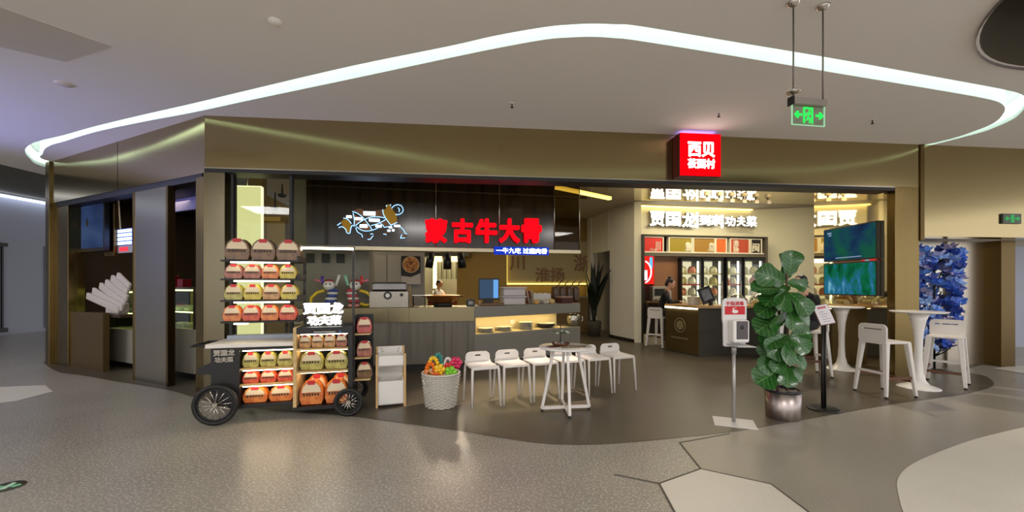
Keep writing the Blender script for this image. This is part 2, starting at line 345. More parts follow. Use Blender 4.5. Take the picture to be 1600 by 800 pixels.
rim('ceiling_well_lip', [(vc.x+(p[0]-vc.x)*1.012, vc.y+(p[1]-vc.y)*1.012) for p in void], CH-0.03, CH, M('well_lip', (110, 100, 100), 0.4), co)
MB().bar((3.75, 2.4, CH+0.38), (6.4, 3.6, CH+0.34), 0.14, 0.22).build('ceiling_well_beam', M('well_beam', (120, 116, 104), 0.5), co)
# dark lower ceiling and pale wall of the far left mall wing
struct(MB().box(-17, -9.25, -10, 20, 4.02, 4.1).build('ceiling_far', M('far_ceiling', (92, 88, 74), 0.8)), 'dark ceiling of the far left mall wing')
struct(MB().box(-9.3, -9.25, -10, 20, CH-0.0, 4.06).build('ceiling_edge', m_ceil))
wl = struct(MB().box(-14.6, -14.4, -2, 20, 0, 4.0).build('wall_left', m_corr), 'pale blue grey wall of the far mall wing')
tag(MB().box(-14.4, -14.2, -2, 20, 3.9, 3.94).build('wall_wash_light', E('wash', (225, 235, 255), 2.5)), 'thin white light line along the top of far left wall', 'light')
d1 = thing('door_pull', 'tall thin black door pull on the pale far left wall', 'door handle', (-14.38, 0, 0))
for (px, y0) in ((20, 11.55),):
    MB().bar((0, y0, 0.15), (0, y0, 2.55), 0.04, 0.04).build('pull_bar', m_dark, d1)
    MB().box(-0.02, 0.06, y0-0.09, y0+0.09, 0.08, 0.2).build('lower_bracket', m_dark, d1)
    MB().box(-0.02, 0.06, y0-0.09, y0+0.09, 2.5, 2.6).build('upper_bracket', m_dark, d1)
struct(MB().box(-14.4, -14.385, 12.6, 12.63, 0.1, 2.6).build('trim_1', M('trim_grey', (110, 112, 124), 0.6), None), 'vertical joint in the far left wall')

# ---------------------------------------------------------------- shop front
ffa = FF.a; o0 = FF.w(0, 0)
wf = struct(MB().box(0, 10.40, 0, 0.25, 2.93, CH).build('wall_front', m_brass, None, o0, ffa), 'brushed brass fascia over the shop front')
MB().box(0, 9.96, -0.004, 0.27, 2.87, 2.93).build('dark_channel', m_dark, wf)
MB().box(0, 9.96, -0.012, 0.0, 2.915, 2.93).build('edge_bead', m_steel, wf)
wfl = struct(MB().box(0, 2.52, 0, 0.2, 2.86, CH).box(2.535, 4.80, 0, 0.2, 2.86, CH).build('wall_front_left', m_brass, None, FS.w(0, 0), FS.a), 'brushed brass fascia of the slanted left shop front')
MB().box(0.3, 4.7, 0.02, 0.2, 2.78, 2.86).build('dark_channel', m_dark, wfl)
# posts
def post(name, fr, s0, s1, t0, t1, z1, mat, label, z0=0.0): return struct(MB().box(s0, s1, t0, t1, z0, z1).build(name, mat, None, fr.w(0, 0), fr.a, bevel=0.004), label)
post('trim_2', FF, -0.02, 0.24, 0.01, 0.3, 2.9, M('corner_steel', (112, 104, 84), 0.26, 1.0, brushed=(2, 2, 90)), 'brushed metal corner post of the shop front')
post('trim_3', FS, 4.58, 4.80, 0.01, 0.25, 2.82, m_brass_v, 'brass return of the corner post')
post('trim_4', FF, 0.29, 0.325, 0.05, 0.11, 2.87, m_dark, 'thin black glazing mullion beside the corner post')
post('trim_5', FF, 1.02, 1.06, 0.05, 0.11, 2.87, m_dark, 'thin black glazing mullion beside the grey column')
post('trim_6', FS, 0.0, 0.16, -0.03, 0.3, CH, m_brass_v, 'brass end post of the slanted front')
post('trim_7', FS, 0.16, 0.72, 0.03, 0.25, 2.86, m_brass_v, 'wide brass pilaster at the far left of the front')
post('trim_8', FF, 9.98, 10.40, 0.0, 0.13, 2.93, m_brass_v, 'brass end pillar at the right of the shop opening')
post('trim_9', FF, 10.40, 10.47, -0.02, 0.3, CH, m_bronze, 'dark bronze vertical strip dividing the fascia', 2.1)
g = struct(MB().box(0.33, 1.02, 0.07, 0.085, 0.02, 2.87).build('window_1', GLASS('clear_glass', (248, 250, 246), 0.02), None, o0, ffa), 'clear glass pane left of the grey column')
# right: fascia continues, recessed metal doors below
wr = struct(MB().box(10.47, 16, 0.0, 0.25, 2.17, CH).build('wall_right_fascia', m_brass, None, o0, ffa), 'brass fascia right of the shop')
struct(MB().box(10.40, 16, 0.25, 1.3, 2.17, 2.3).build('ceiling_recess', m_white_wall, None, o0, ffa))
dr = struct(MB().box(10.40, 11.75, 0.70, 0.78, 0, 2.17).build('door_1', m_steel, None, o0, ffa), 'brushed steel door in the recess')
MB().box(11.2, 11.36, 0.69, 0.705, 1.1, 1.85).build('vision_pane', M('door_glass', (60, 64, 62), 0.1), dr)
struct(MB().box(11.77, 12.5, 0.66, 0.74, 0, 2.17).build('door_2', M('satin_steel_panel', (196, 186, 170), 0.34, 1.0, brushed=(120, 2, 2)), None, o0, ffa), 'pale brushed metal panel beside the recess door')
post('trim_10', FF, 12.5, 12.78, 0.42, 0.8, 2.17, m_bronze, 'bronze pillar at the right end of the recess')
struct(seg_wall('wall_right', (9.7, 9.6), (14.5, 8.9), 0, 3.4, 0.1, m_corr), 'pale wall of the right corridor')
post('trim_11', FF, 12.9, 12.96, 1.3, 1.36, 2.17, m_steel, 'thin steel jamb of the corridor')

# ---------------------------------------------------------------- shop shell
struct(MB().box(0.2, 12.6, 0.25, 3.75, SH, SH+0.05).build('ceiling_shop', m_mirror, None, o0, ffa), 'mirror polished shop ceiling')
struct(MB().box(0.2, 12.6, 3.75, 10, SH+0.0, SH+0.05).build('ceiling_shop_back', M('shop_ceiling', (170, 160, 142), 0.7), None, o0, ffa), 'plain ceiling deeper in the shop')
struct(seg_wall('wall_alcove_side', (2.36, 12.5), (2.62, 11.15), 2.35, SH, 0.12, m_white_wall))
ws = struct(seg_wall('wall_pier', (2.64, 11.06), (2.99, 10.03), 0, SH, 0.12, m_white_wall), 'white pier left of the sign alcove')
struct(seg_wall('wall_pier_front', (2.99, 10.03), (3.15, 9.98), 0, SH, 0.1, m_cream), 'cream edge of the pier')
struct(seg_wall('wall_alcove', (3.16, 10.45), (6.62, 11.05), 0, SH, 0.1, m_cream), 'cream alcove wall behind the lit sign')
struct(seg_wall('wall_alcove_right', (6.5, 11.03), (8.8, 10.4), 0, SH, 0.1, m_cream), 'plain cream wall right of the alcove')
struct(seg_wall('baseboard_pier', (2.62, 11.05), (2.97, 10.01), 0, 0.08, 0.02, m_dark))
struct(seg_wall('wall_niche_jamb', (2.30, 12.6), (2.36, 12.3), 0, SH, 0.1, m_white_wall))
struct(seg_wall('wall_niche_back', (2.1, 13.4), (3.9, 13.2), 0, SH, 0.1, m_white_wall))
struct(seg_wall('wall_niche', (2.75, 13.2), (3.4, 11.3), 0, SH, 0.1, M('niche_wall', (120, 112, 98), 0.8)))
# mirror clad partition behind the right pillar
MW = Frame(5.95, 6.50, 88.6)      # s runs inwards along the partition, its mirrored face looks left
struct(MB().box(0, 1.62, -0.16, 0, 0.0, SH).build('wall_mirror', m_mirror, None, MW.w(0, 0), MW.a), 'mirror clad partition at the right of the shop')
# far back walls
struct(seg_wall('wall_back_ochre', (-1.55, 11.6), (-0.15, 12.0), 0, SH, 0.1, m_ochre), 'ochre wall behind the till')
struct(seg_wall('wall_back', (-0.2, 12.6), (2.4, 12.75), 0, SH, 0.1, m_ochre), 'ochre back wall')
struct(seg_wall('wall_back_kitchen', (-6.5, 14.6), (-0.1, 14.6), 0, SH, 0.1, M('tile_wall', (190, 182, 150), 0.4)), 'pale kitchen back wall')
struct(seg_wall('wall_left_shop', (-5.45, 8.6), (-6.4, 15.0), 0, SH, 0.1, m_ochre))
struct(seg_wall('wall_column', CN.w(CN.hit(453, 400, 0.66)[0], 0.66)[:2], CN.w(CN.hit(576, 400, 0.66)[0], 0.66)[:2], 0, SH, 0.5, m_grey_pl), 'grey concrete column behind the cart')
# ---------------------------------------------------------------- things on the mall ceiling and fascia
m_chrome = M('chrome', (210, 205, 198), 0.12, 1.0)
m_white = M('white_lacquer', (232, 228, 222), 0.35)
m_black = M('black_metal', (18, 17, 16), 0.4)
m_red_e = E('red_led', (255, 8, 22), 1.6)
m_white_e = E('white_led', (255, 250, 238), 5.0)
m_warm_e = E('warm_led', (255, 236, 190), 6.0)
m_green_e = E('green_exit', (40, 255, 90), 1.3)
ex = thing('exit_sign', 'green running man exit sign on clear plate hung from two rods', 'exit sign', (2.318, 3.205, 0), math.radians(9))
MB().box(-0.15, 0.15, -0.025, 0.025, 2.805, 2.855).build('housing', M('sign_alu', (168, 160, 152), 0.4, 0.8), ex, bevel=0.004)
MB().box(-0.158, -0.148, -0.03, 0.03, 2.80, 2.865).build('end_cap', m_black, ex)
MB().box(-0.145, 0.145, -0.004, 0.004, 2.655, 2.808).build('clear_plate', GLASS('sign_plate', (244, 253, 246), 0.06), ex)
MB().box(-0.147, -0.142, -0.005, 0.005, 2.65, 2.81).box(0.142, 0.147, -0.005, 0.005, 2.65, 2.81).box(-0.147, 0.147, -0.005, 0.005, 2.65, 2.655).build('glowing_edge', E('plate_edge', (190, 255, 200), 0.7), ex)
b = MB()
b.xprism([(-0.05, 2.665), (-0.05, 2.79), (0.035, 2.79), (0.035, 2.665), (0.022, 2.665), (0.022, 2.778), (-0.037, 2.778), (-0.037, 2.665)], -0.009, -0.005)
for s in (-1, 1):
    b.xprism([(s*0.062, 2.722), (s*0.095, 2.722), (s*0.09, 2.703), (s*0.105, 2.703), (s*0.13, 2.73), (s*0.105, 2.757), (s*0.09, 2.757), (s*0.095, 2.738), (s*0.062, 2.738)], -0.009, -0.005)
b.build('door_and_arrows', m_green_e, ex)
b = MB(); b.ball((0.002, -0.008, 2.765), (0.008, 0.003, 0.008))
for p, q in [((0, 2.755), (-0.01, 2.715)), ((-0.002, 2.75), (-0.026, 2.742)), ((-0.026, 2.742), (-0.03, 2.722)), ((0, 2.75), (0.014, 2.735)), ((-0.01, 2.716), (0.008, 2.70)), ((0.008, 2.70), (0.002, 2.668)), ((-0.01, 2.716), (-0.018, 2.69)), ((-0.018, 2.69), (-0.034, 2.684))]:
    b.bar((p[0], -0.008, p[1]), (q[0], -0.008, q[1]), 0.004, 0.010, up=(0, 1, 0))
b.build('running_figure', m_green_e, ex)
for s in (-1, 1):
    MB().cyl((s*0.132, 0, 2.85), (s*0.132, 0, CH), 0.006, n=8).build('rod', M('rod_grey', (120, 112, 106), 0.4, 0.7), ex)
    MB().lathe([(0.0, -0.035), (0.025, -0.03), (0.045, -0.012), (0.05, 0.0), (0.0, 0.0)], 20, (s*0.132, 0, CH)).build('ceiling_rose', m_chrome, ex)
MB().lathe([(0.006, 0.035), (0.03, 0.03), (0.05, 0.012), (0.05, 0.006), (0.02, 0.0), (0.006, -0.01)], 20, (-0.132, 0, 2.895)).build('slipped_rose', m_chrome, ex)
# detectors, sprinklers, access panel
def ceil_at(px, py): p = ce((px, py)); return p[0], p[1]
x, y = ceil_at(430, 33); t = thing('smoke_detector', 'round white smoke detector on the ceiling above the cart side', 'smoke detector', (x, y, CH))
MB().lathe([(0.0, -0.03), (0.03, -0.03), (0.045, -0.02), (0.055, 0)], 20).build('dome', m_white, t)
x, y = ceil_at(100, 131); t = thing('ceiling_speaker', 'small flush round disc on the ceiling at far left', 'ceiling disc', (x, y, CH))
MB().lathe([(0.0, -0.012), (0.07, -0.012), (0.08, 0)], 20).build('grille', M('disc_grey', (214, 206, 198), 0.6), t)
for px, py, w in ((800, 161, 'above the red letters'), (1123, 176, 'just above the red square sign'), (1363, 187, 'right of the hanging exit sign')):
    x, y = ceil_at(px, py); t = thing('sprinkler', 'tiny ceiling sprinkler head '+w, 'sprinkler', (x, y, CH), 0, 'sprinkler heads on the ceiling')
    MB().lathe([(0.0, -0.008), (0.028, -0.006), (0.032, 0)], 12).build('escutcheon', m_white, t)
    MB().cyl((0, 0, -0.05), (0, 0, 0), 0.007, n=8).lathe([(0.0, -0.056), (0.02, -0.056), (0.02, -0.05), (0, -0.05)], 10).build('nozzle', m_black, t)
c4 = [ce(p) for p in ((-120, 45), (0, 10), (176, 72), (103, 96))]
t = struct(MB().add([(p[0], p[1], CH-0.006) for p in c4]+[(p[0], p[1], CH+0.0) for p in c4], [(0, 1, 2, 3), (0, 4, 5, 1), (1, 5, 6, 2), (2, 6, 7, 3), (3, 7, 4, 0)]).build('ceiling_access_panel', M('access_panel', (206, 199, 190), 0.6), co))
# red square sign on the fascia
rs = thing('square_sign', 'red glowing square light box sign with white characters on the fascia', 'sign', FF.w(6.665, 0, 0), ffa)
MB().box(-0.31, 0.31, -0.2, -0.002, 2.945, 3.555).build('case', M('sign_case', (90, 6, 10), 0.4), rs, bevel=0.006)
MB().box(-0.305, 0.305, -0.206, -0.2, 2.95, 3.55).build('face', E('red_face', (255, 4, 16), 1.05), rs)
MB().box(-0.26, 0.26, -0.16, -0.04, 3.556, 3.562).build('added_glow_strip', E('glow_violet', (190, 150, 255), 2.5), rs)  # glowing strip added for the violet glow above the sign
text('lettering', '西贝', 0.40, 0.215, m_white_e, rs, (0.01, -0.21, 3.325), 0, 0.008, 0.03)
text('lettering', '莜面村', 0.41, 0.14, m_white_e, rs, (0.01, -0.21, 3.125), 0, 0.008, 0.02)
# small green exit sign on the right fascia
u, z = FF.hit(1578, 342); t = thing('wall_exit_sign', 'small green exit sign on the brass wall at far right', 'exit sign', FF.w(u, 0, z), ffa)
MB().box(-0.17, 0.17, -0.03, 0, -0.08, 0.08).build('case', M('exit_case', (70, 74, 62), 0.4), t, bevel=0.004)
b = MB().xprism([(-0.03, -0.06), (-0.03, 0.06), (0.03, 0.06), (0.03, -0.06)], -0.034, -0.03)
for s in (-1, 1): b.xprism([(s*0.05, -0.015), (s*0.09, -0.015), (s*0.09, -0.04), (s*0.145, 0), (s*0.09, 0.04), (s*0.09, 0.015), (s*0.05, 0.015)], -0.034, -0.03)
b.build('pictogram', E('green_dim', (90, 210, 120), 0.6), t)

# ---------------------------------------------------------------- hanging dark glass screen with signs
m_screen = M('smoked_glass', (34, 26, 14), 0.13, spec=0.4, noise=(1.0, (46, 36, 20), 2, (9, 9, 0.4)))
hs = thing('hanging_screen', 'large dark smoked glass screen hung above the serving counter', 'screen', CN.w(0, 0, 0), CN.a)
cuts = [CN.hit(p, 340)[0] for p in (478, 575, 681, 780, 866, 905)]
for i in range(5):
    MB().box(cuts[i]+0.004, cuts[i+1]-0.004, 0, 0.02, 2.03, 2.965).build('glass_panel', m_screen if i < 4 else GLASS('end_pane', (190, 180, 150), 0.03), hs)
    MB().box(cuts[i]+0.004, cuts[i+1]-0.004, 0, 0.02, 2.98, SH-0.005).build('glass_panel', m_screen if i < 4 else GLASS('end_pane'), hs)
MB().box(cuts[0], cuts[-1], -0.006, 0.026, 2.962, 2.983).build('cross_rail', M('rail_dark', (90, 80, 58), 0.35, 0.9), hs)
MB().box(-0.95, cuts[-1]+0.02, -0.03, 0.2, 1.965, 2.03).build('bottom_rail', M('rail_champagne', (176, 166, 138), 0.35, 0.9), hs, bevel=0.004)
for c in cuts[2:]: MB().cyl((c, -0.012, 2.03), (c, -0.012, SH-0.003), 0.008, n=6).build('hanging_rod', m_steel, hs)
rl = thing('red_letters', 'row of five glowing red characters on the dark glass screen', 'sign', CN.w(0, -0.02, 0), CN.a)
for ch, a, bb in (('蒙', 664, 699), ('古', 706, 739), ('牛', 743, 777), ('大', 780, 812), ('骨', 815, 846)):
    u0, z1 = CN.hit(a, 341, -0.06); u1, z0 = CN.hit(bb, 380, -0.06)
    text('character', ch, u1-u0, z1-z0, m_red_e, rl, ((u0+u1)/2, -0.04, (z0+z1)/2), 0, 0.06, 0.045)
bl = thing('blue_strip_sign', 'small blue lit strip sign with white characters below red letters', 'sign', CN.w(0, -0.05, 0), CN.a)
u0, z1 = CN.hit(772, 386, -0.05); u1, z0 = CN.hit(857, 398, -0.05)
MB().box(u0, u1, -0.02, 0.015, z0-0.01, z1+0.01).build('backing', E('blue_back', (40, 80, 255), 0.55), bl)
text('lettering', '一牛九吃 过瘾肉香', u1-u0-0.06, (z1-z0)*0.85, E('cold_led', (225, 235, 255), 3.0), bl, ((u0+u1)/2, -0.026, (z0+z1)/2), 0, 0.01, 0.02)
# neon ox: gold plates, white-blue tubes (drawn on the screen plane)
ox = thing('neon_ox', 'neon ox outline in white blue tubes with gold plates', 'neon sign', CN.w(0, -0.03, 0), CN.a)
def oxp(c): return CN.hit(520+c[0]/8.886, 300+c[1]/8.886, -0.06)
m_gold = M('gold_plate', (168, 126, 30), 0.45, 0.6); m_neon = E('neon', (150, 200, 255), 2.4); m_copper = M('copper_plate', (120, 84, 56), 0.5, 0.5)
for nm, mt, pts in [
    ('head_plate', m_gold, [(695, 240), (740, 235), (735, 190), (765, 165), (800, 175), (805, 215), (830, 235), (850, 275), (885, 300), (885, 350), (892, 425), (850, 440), (805, 452), (770, 410), (735, 355), (705, 300)]),
    ('rump_plate', m_gold, [(110, 410), (145, 375), (190, 380), (235, 415), (250, 460), (240, 520), (235, 555), (205, 560), (180, 525), (140, 480)]),
    ('back_plate', m_copper, [(275, 265), (320, 235), (370, 225), (420, 240), (430, 330), (400, 345), (340, 300)]),
    ('flank_plate', m_copper, [(270, 300), (400, 360), (440, 390), (310, 465), (290, 420)]),
    ('shoulder_plate', m_copper, [(590, 255), (690, 240), (720, 345), (600, 340), (470, 350)]),
    ('belly_plate', m_copper, [(440, 400), (530, 465), (545, 520), (440, 530), (340, 490)]),
    ('brisket_plate', m_copper, [(640, 430), (735, 385), (795, 455), (720, 480), (680, 460)]),
    ('hoof_plate', m_copper, [(490, 650), (510, 620), (560, 605), (545, 640), (520, 655)]),
    ('hoof_plate', m_copper, [(935, 635), (960, 595), (1020, 580), (1010, 625)]),
    ('hoof_plate', m_copper, [(700, 585), (720, 560), (770, 555), (750, 590)])]:
    MB().xprism([oxp(p) for p in pts], -0.012, 0.0).build(nm, mt, ox)
for pts in [[(270, 268), (340, 295), (420, 355), (480, 430), (530, 500), (545, 525)], [(280, 290), (297, 380), (295, 460)], [(310, 470), (370, 420), (450, 375), (520, 350), (620, 343), (720, 358)],
            [(325, 480), (400, 530), (480, 540), (560, 525), (640, 490)], [(530, 465), (620, 440), (700, 400), (735, 378)], [(692, 242), (700, 300), (735, 365), (770, 415), (805, 455), (850, 440), (893, 422)],
            [(145, 360), (200, 375), (240, 415), (255, 440)], [(60, 462), (110, 425)], [(80, 497), (125, 480), (175, 515), (195, 565), (235, 570), (245, 520), (265, 465), (300, 475)],
            [(318, 495), (330, 530), (350, 560), (400, 590), (410, 630)], [(520, 580), (560, 582)], [(482, 655), (520, 655), (560, 605)], [(660, 435), (700, 465), (712, 488), (770, 480), (820, 468)],
            [(815, 225), (850, 190), (900, 175), (950, 190), (975, 235), (965, 280), (920, 310), (870, 312)], [(905, 215), (925, 245), (915, 275)], [(795, 190), (805, 172)], [(740, 200), (750, 180)],
            [(850, 465), (930, 480), (985, 530), (1005, 575), (1030, 577)], [(935, 640), (1005, 636)], [(940, 630), (960, 590)], [(700, 580), (745, 592)]]:
    P = [oxp(p) for p in pts]; P = smooth_pts([(p[0], -0.022, p[1]) for p in P], 4)
    MB().tube(P, 0.006, 6).build('neon_tube', m_neon, ox)
for x0, x1, yc, h in [(185, 262, 342, 38), (305, 412, 370, 40), (500, 650, 390, 44), (425, 590, 297, 62), (372, 480, 472, 48), (592, 678, 472, 36), (850, 935, 470, 34), (755, 800, 536, 28), (822, 855, 530, 30), (775, 825, 492, 26)]:
    a = oxp((x0, yc-h/2)); c = oxp((x1, yc+h/2))
    MB().box(a[0], c[0], -0.03, -0.018, c[1], a[1]).build('name_bar', E('name_white', (225, 236, 255), 4.0), ox, bevel=0.008)

# ---------------------------------------------------------------- serving counter
m_wood_g = M('grey_wood_panel', (122, 116, 106), 0.6, noise=(1.0, (106, 100, 90), 5, (14, 14, 0.8)))
m_ss = M('counter_steel', (126, 116, 90), 0.32, 1.0, brushed=(2, 2, 90))
m_corian = M('counter_slab', (132, 128, 120), 0.5)
sc_ = thing('serving_counter', 'stainless topped serving counter with grey wood front panels', 'counter', CN.w(0, 0, 0), CN.a)
MB().box(-0.85, 2.0, 0.03, 0.65, 0.1, 0.80).build('carcass', m_browndark, sc_)
MB().box(-0.85, 2.0, 0.06, 0.6, 0, 0.1).build('plinth', m_dark, sc_)
cuts = [-0.85, 0.11]+[CN.hit(p, 540)[0] for p in (610, 694, 730)]+[2.0]
for a, bb in zip(cuts[:-1], cuts[1:]): MB().box(a+0.003, bb-0.003, 0.0, 0.03, 0.1, 0.80).build('front_panel', m_wood_g, sc_)
cuts = [-0.85, -0.1, 0.6, 0.93, 2.0]
for a, bb in zip(cuts[:-1], cuts[1:]): MB().box(a+0.002, bb-0.002, -0.03, 0.02, 0.80, 1.02).build('steel_apron', m_ss, sc_)
MB().box(-0.85, 2.0, -0.035, 0.65, 1.02, 1.035).build('worktop', m_ss, sc_)
cw = thing('counter_wing', 'grey slab counter wing with lit plate niche', 'counter', CR.w(0, 0, 0), CR.a)
wp_ = [(0, 0), (2.5, 0), (2.5, 0.72), (0.325, 0.72)]
MB().prism(wp_, 0.85, 1.04).build('top_slab', m_corian, cw, bevel=0.006)
MB().prism(wp_, 0.06, 0.56).build('lower_body', m_corian, cw, bevel=0.006)
MB().prism([(0.06, 0.05), (2.45, 0.05), (2.45, 0.66), (0.33, 0.66)], 0.0, 0.06).build('plinth', m_dark, cw)
MB().box(0.19, 2.2, 0.40, 0.43, 0.56, 0.85).build('niche_back', M('niche_cream', (210, 196, 156), 0.6), cw)
MB().prism([(0.002, 0), (0.03, 0), (0.352, 0.72), (0.325, 0.72)], 0.56, 0.85).build('niche_cheek', m_corian, cw)
MB().box(0.12, 2.15, 0.15, 0.19, 0.844, 0.849).build('niche_led', E('niche_led', (255, 222, 150), 24.0), cw)
MB().prism([(0.04, 0.02), (2.2, 0.02), (2.2, 0.4), (0.22, 0.4)], 0.56, 0.566).build('niche_bounce_plate', M('niche_cream'), cw)  # cream plate added to bounce light onto the plate stacks
MB().box(1.02, 1.12, 0.395, 0.402, 0.66, 0.74).build('socket', m_white, cw)
def wing(px, py, t): u, z = CR.hit(px, py, t); return CR.w(u, t, 0)
m_plate = M('porcelain', (232, 228, 214), 0.3)
for px, n, r, dk, lab in ((759, 5, 0.155, 0, 'stack of cream plates in counter niche, nearest the steel counter'), (787, 5, 0.155, 0, 'stack of cream plates in counter niche, second from the steel counter'),
                    (821, 9, 0.155, 0, 'tallest stack of cream plates in the counter niche'), (853, 3, 0.19, 1, 'low stack of wide dark bowls in the counter niche')):
    p = wing(px, 520, 0.2); t = thing('plate_stack', lab, 'plates', (p[0], p[1], 0.566), 0, 'plate stacks in the counter niche')
    for i in range(n):
        MB().lathe([(0.0, 0.004), (r*0.6, 0.0), (r*0.96, 0.018 if not dk else 0.05), (r, 0.02 if not dk else 0.055), (r*0.9, 0.014 if not dk else 0.045), (0, 0.01)], 20).build('plate', (m_plate if not dk or i == n-1 else M('dark_bowl', (70, 64, 52), 0.4)) if not dk else (M('dark_bowl', (70, 64, 52), 0.4) if i < n-1 else m_plate), t, (0, 0, i*(0.015 if not dk else 0.02)))
p = wing(895, 510, 0.2); t = thing('rice_pot', 'steel pot standing at the end of the counter niche', 'pot', (p[0], p[1], 0.56))
MB().lathe([(0, 0), (0.12, 0), (0.145, 0.05), (0.15, 0.2), (0.14, 0.24), (0.125, 0.25), (0.12, 0.2), (0.0, 0.19)], 16).build('body', M('crumpled_steel', (170, 165, 150), 0.25, 1.0, bump=(14, 0.6)), t)
MB().tube([(0.15, 0, 0.2), (0.2, 0, 0.19), (0.2, 0, 0.1), (0.15, 0, 0.08)], 0.01, 6).build('handle', m_steel, t)
# things on the counter
p = wing(764, 470, 0.3); t = thing('pos_terminal', 'black till monitor with blue screen on the serving counter', 'monitor', (p[0], p[1], 1.04), math.radians(14))
MB().box(-0.19, 0.19, 0.0, 0.035, 0.10, 0.49).build('bezel', m_black, t, bevel=0.006)
MB().box(-0.172, 0.08, -0.004, 0.0, 0.13, 0.465).build('display', E('till_blue', (70, 92, 120), 0.75), t)
MB().box(0.082, 0.172, -0.004, 0.0, 0.13, 0.465).build('side_pane', E('till_cyan', (110, 170, 235), 1.0), t)
MB().box(-0.09, 0.09, 0.02, 0.1, 0.0, 0.16).build('stand', m_black, t, bevel=0.006)
p = wing(768, 474, 0.1); t = thing('wooden_roll', 'brown wooden board in front of the till monitor', 'board', (p[0], p[1], 1.04), math.radians(20))
MB().box(-0.22, 0.22, -0.05, 0.08, 0.0, 0.05).build('board', M('board_wood', (112, 82, 56), 0.5), t, bevel=0.012); MB().cyl((-0.24, 0, 0.045), (-0.2, 0, 0.045), 0.045, n=14).build('end_knob', M('knob_tan', (160, 120, 84), 0.5), t)
p = wing(801, 474, 0.22)
m_tub = M('frosted_tub', (190, 182, 178), 0.25, spec=0.6)
for i, lab in enumerate(('lower frosted plastic tub beside the till monitor', 'upper frosted plastic tub beside the till monitor')):
    t = thing('plastic_tub', lab, 'tub', (p[0], p[1], 1.04+i*0.165), math.radians(16), 'stacked plastic tubs')
    MB().box(-0.21, 0.21, -0.14, 0.14, 0.0, 0.135).build('tub', m_tub, t, bevel=0.02, seg=2)
    MB().box(-0.235, 0.235, -0.16, 0.16, 0.137, 0.163).build('lid', M('tub_lid', (205, 200, 205), 0.3), t, bevel=0.008)
p = wing(829, 474, 0.42); t = thing('menu_booklets', 'slanted red and cream menu booklets behind the condiment holder', 'menus', (p[0], p[1], 1.04), math.radians(25))
for i, c in enumerate(((120, 60, 40), (210, 190, 160), (140, 70, 48), (200, 180, 150))):
    MB().bar((-0.12+i*0.05, 0, 0.01), (-0.18+i*0.05, 0, 0.26), 0.2, 0.02, up=(1, 0, 0)).build('booklet', M('booklet%d' % i, c, 0.6), t)
p = wing(846, 474, 0.22); t = thing('condiment_holder', 'pale acrylic condiment holder with jars on the counter wing', 'holder', (p[0], p[1], 1.04), math.radians(25))
MB().box(-0.2, 0.2, -0.03, -0.02, 0, 0.2).box(-0.2, -0.19, -0.03, 0.12, 0, 0.2).box(0.19, 0.2, -0.03, 0.12, 0, 0.2).box(-0.2, 0.2, -0.03, 0.12, 0, 0.012).build('rack', M('acrylic', (188, 184, 172), 0.15), t)
for i in range(3): MB().lathe([(0, 0), (0.05, 0), (0.055, 0.16), (0.04, 0.2), (0, 0.2)], 14, (-0.12+i*0.12, 0.045, 0.012)).build('jar', m_tub, t)
for px, c, lab in ((838, (196, 150, 84), 'round golden bun left of the condiment holder'), (853, (180, 172, 160), 'pale round bun in front of the condiment holder'), (862, (200, 170, 110), 'round golden bun right of the condiment holder')):
    p = wing(px, 476, -0.0+0.075); tag(MB().lathe([(0, 0), (0.05, 0.002), (0.068, 0.03), (0.055, 0.075), (0.02, 0.095), (0, 0.096)], 14).build('steamed_bun', M('bun%d' % px, c, 0.6), None, (p[0], p[1], 1.04)), lab, 'bun', 'buns on the counter')
p = wing(882, 475, 0.12); t = thing('takeaway_carton', 'dark red carton with pale lid on the counter wing', 'carton', (p[0], p[1], 1.04), math.radians(30))
MB().box(-0.13, 0.13, -0.09, 0.09, 0, 0.11).build('box', M('carton_red', (74, 28, 22), 0.6), t, bevel=0.004); MB().box(-0.14, 0.14, -0.1, 0.1, 0.11, 0.14).build('lid', M('carton_lid', (150, 120, 110), 0.5), t, bevel=0.004)
for i, px in enumerate((868, 878, 889, 899)):
    p = wing(px, 470, 0.5); t = thing('ladle_jar', ('dark brown ladle jar at the counter end, %s of four' % ('nearest the till', 'second from the till', 'third from the till', 'farthest from the till')[i]), 'jar', (p[0], p[1], 1.04), math.radians(30), 'ladle jars in a row')
    MB().lathe([(0, 0), (0.085, 0), (0.09, 0.05), (0.088, 0.3), (0.075, 0.34), (0.06, 0.345), (0.06, 0.3), (0, 0.3)], 14).build('jar', M('jar_brown', (62, 40, 22), 0.35, noise=(8, (96, 66, 34))), t)
    MB().tube([(0.02, 0, 0.28), (0.1, 0, 0.4), (0.17, -0.01, 0.46)], 0.012, 6).build('ladle_handle', M('ladle_wood', (70, 46, 34), 0.5), t)
def cpos(px, t): u, z = CN.hit(px, 470, t); return CN.w(u, t, 1.035)
t = thing('grill_machine', 'stainless grill cabinet with round dial and rolled steel hood', 'grill', cpos(610, 0.3), CN.a)
MB().box(-0.31, 0.31, -0.25, 0.25, 0.0, 0.27).build('cabinet', M('grill_steel', (150, 143, 132), 0.35, 0.9), t, bevel=0.006)
b = MB(); b.xprism([(-0.29, 0.27), (-0.29, 0.27)] and [(-0.28, 0.27), (0.28, 0.27), (0.28, 0.39), (0.26, 0.42), (-0.26, 0.42), (-0.28, 0.39)], -0.2, 0.2); b.build('hood', M('hood_steel', (110, 106, 104), 0.2, 1.0), t, bevel=0.03, seg=2)
MB().cyl((-0.02, -0.26, 0.2), (-0.02, -0.25, 0.2), 0.065, n=20).build('dial_plate', m_black, t); MB().cyl((-0.02, -0.275, 0.2), (-0.02, -0.26, 0.2), 0.035, n=16).build('dial', m_white, t)
MB().cyl((0.2, -0.265, 0.21), (0.2, -0.25, 0.21), 0.028, n=14).build('knob', m_black, t)
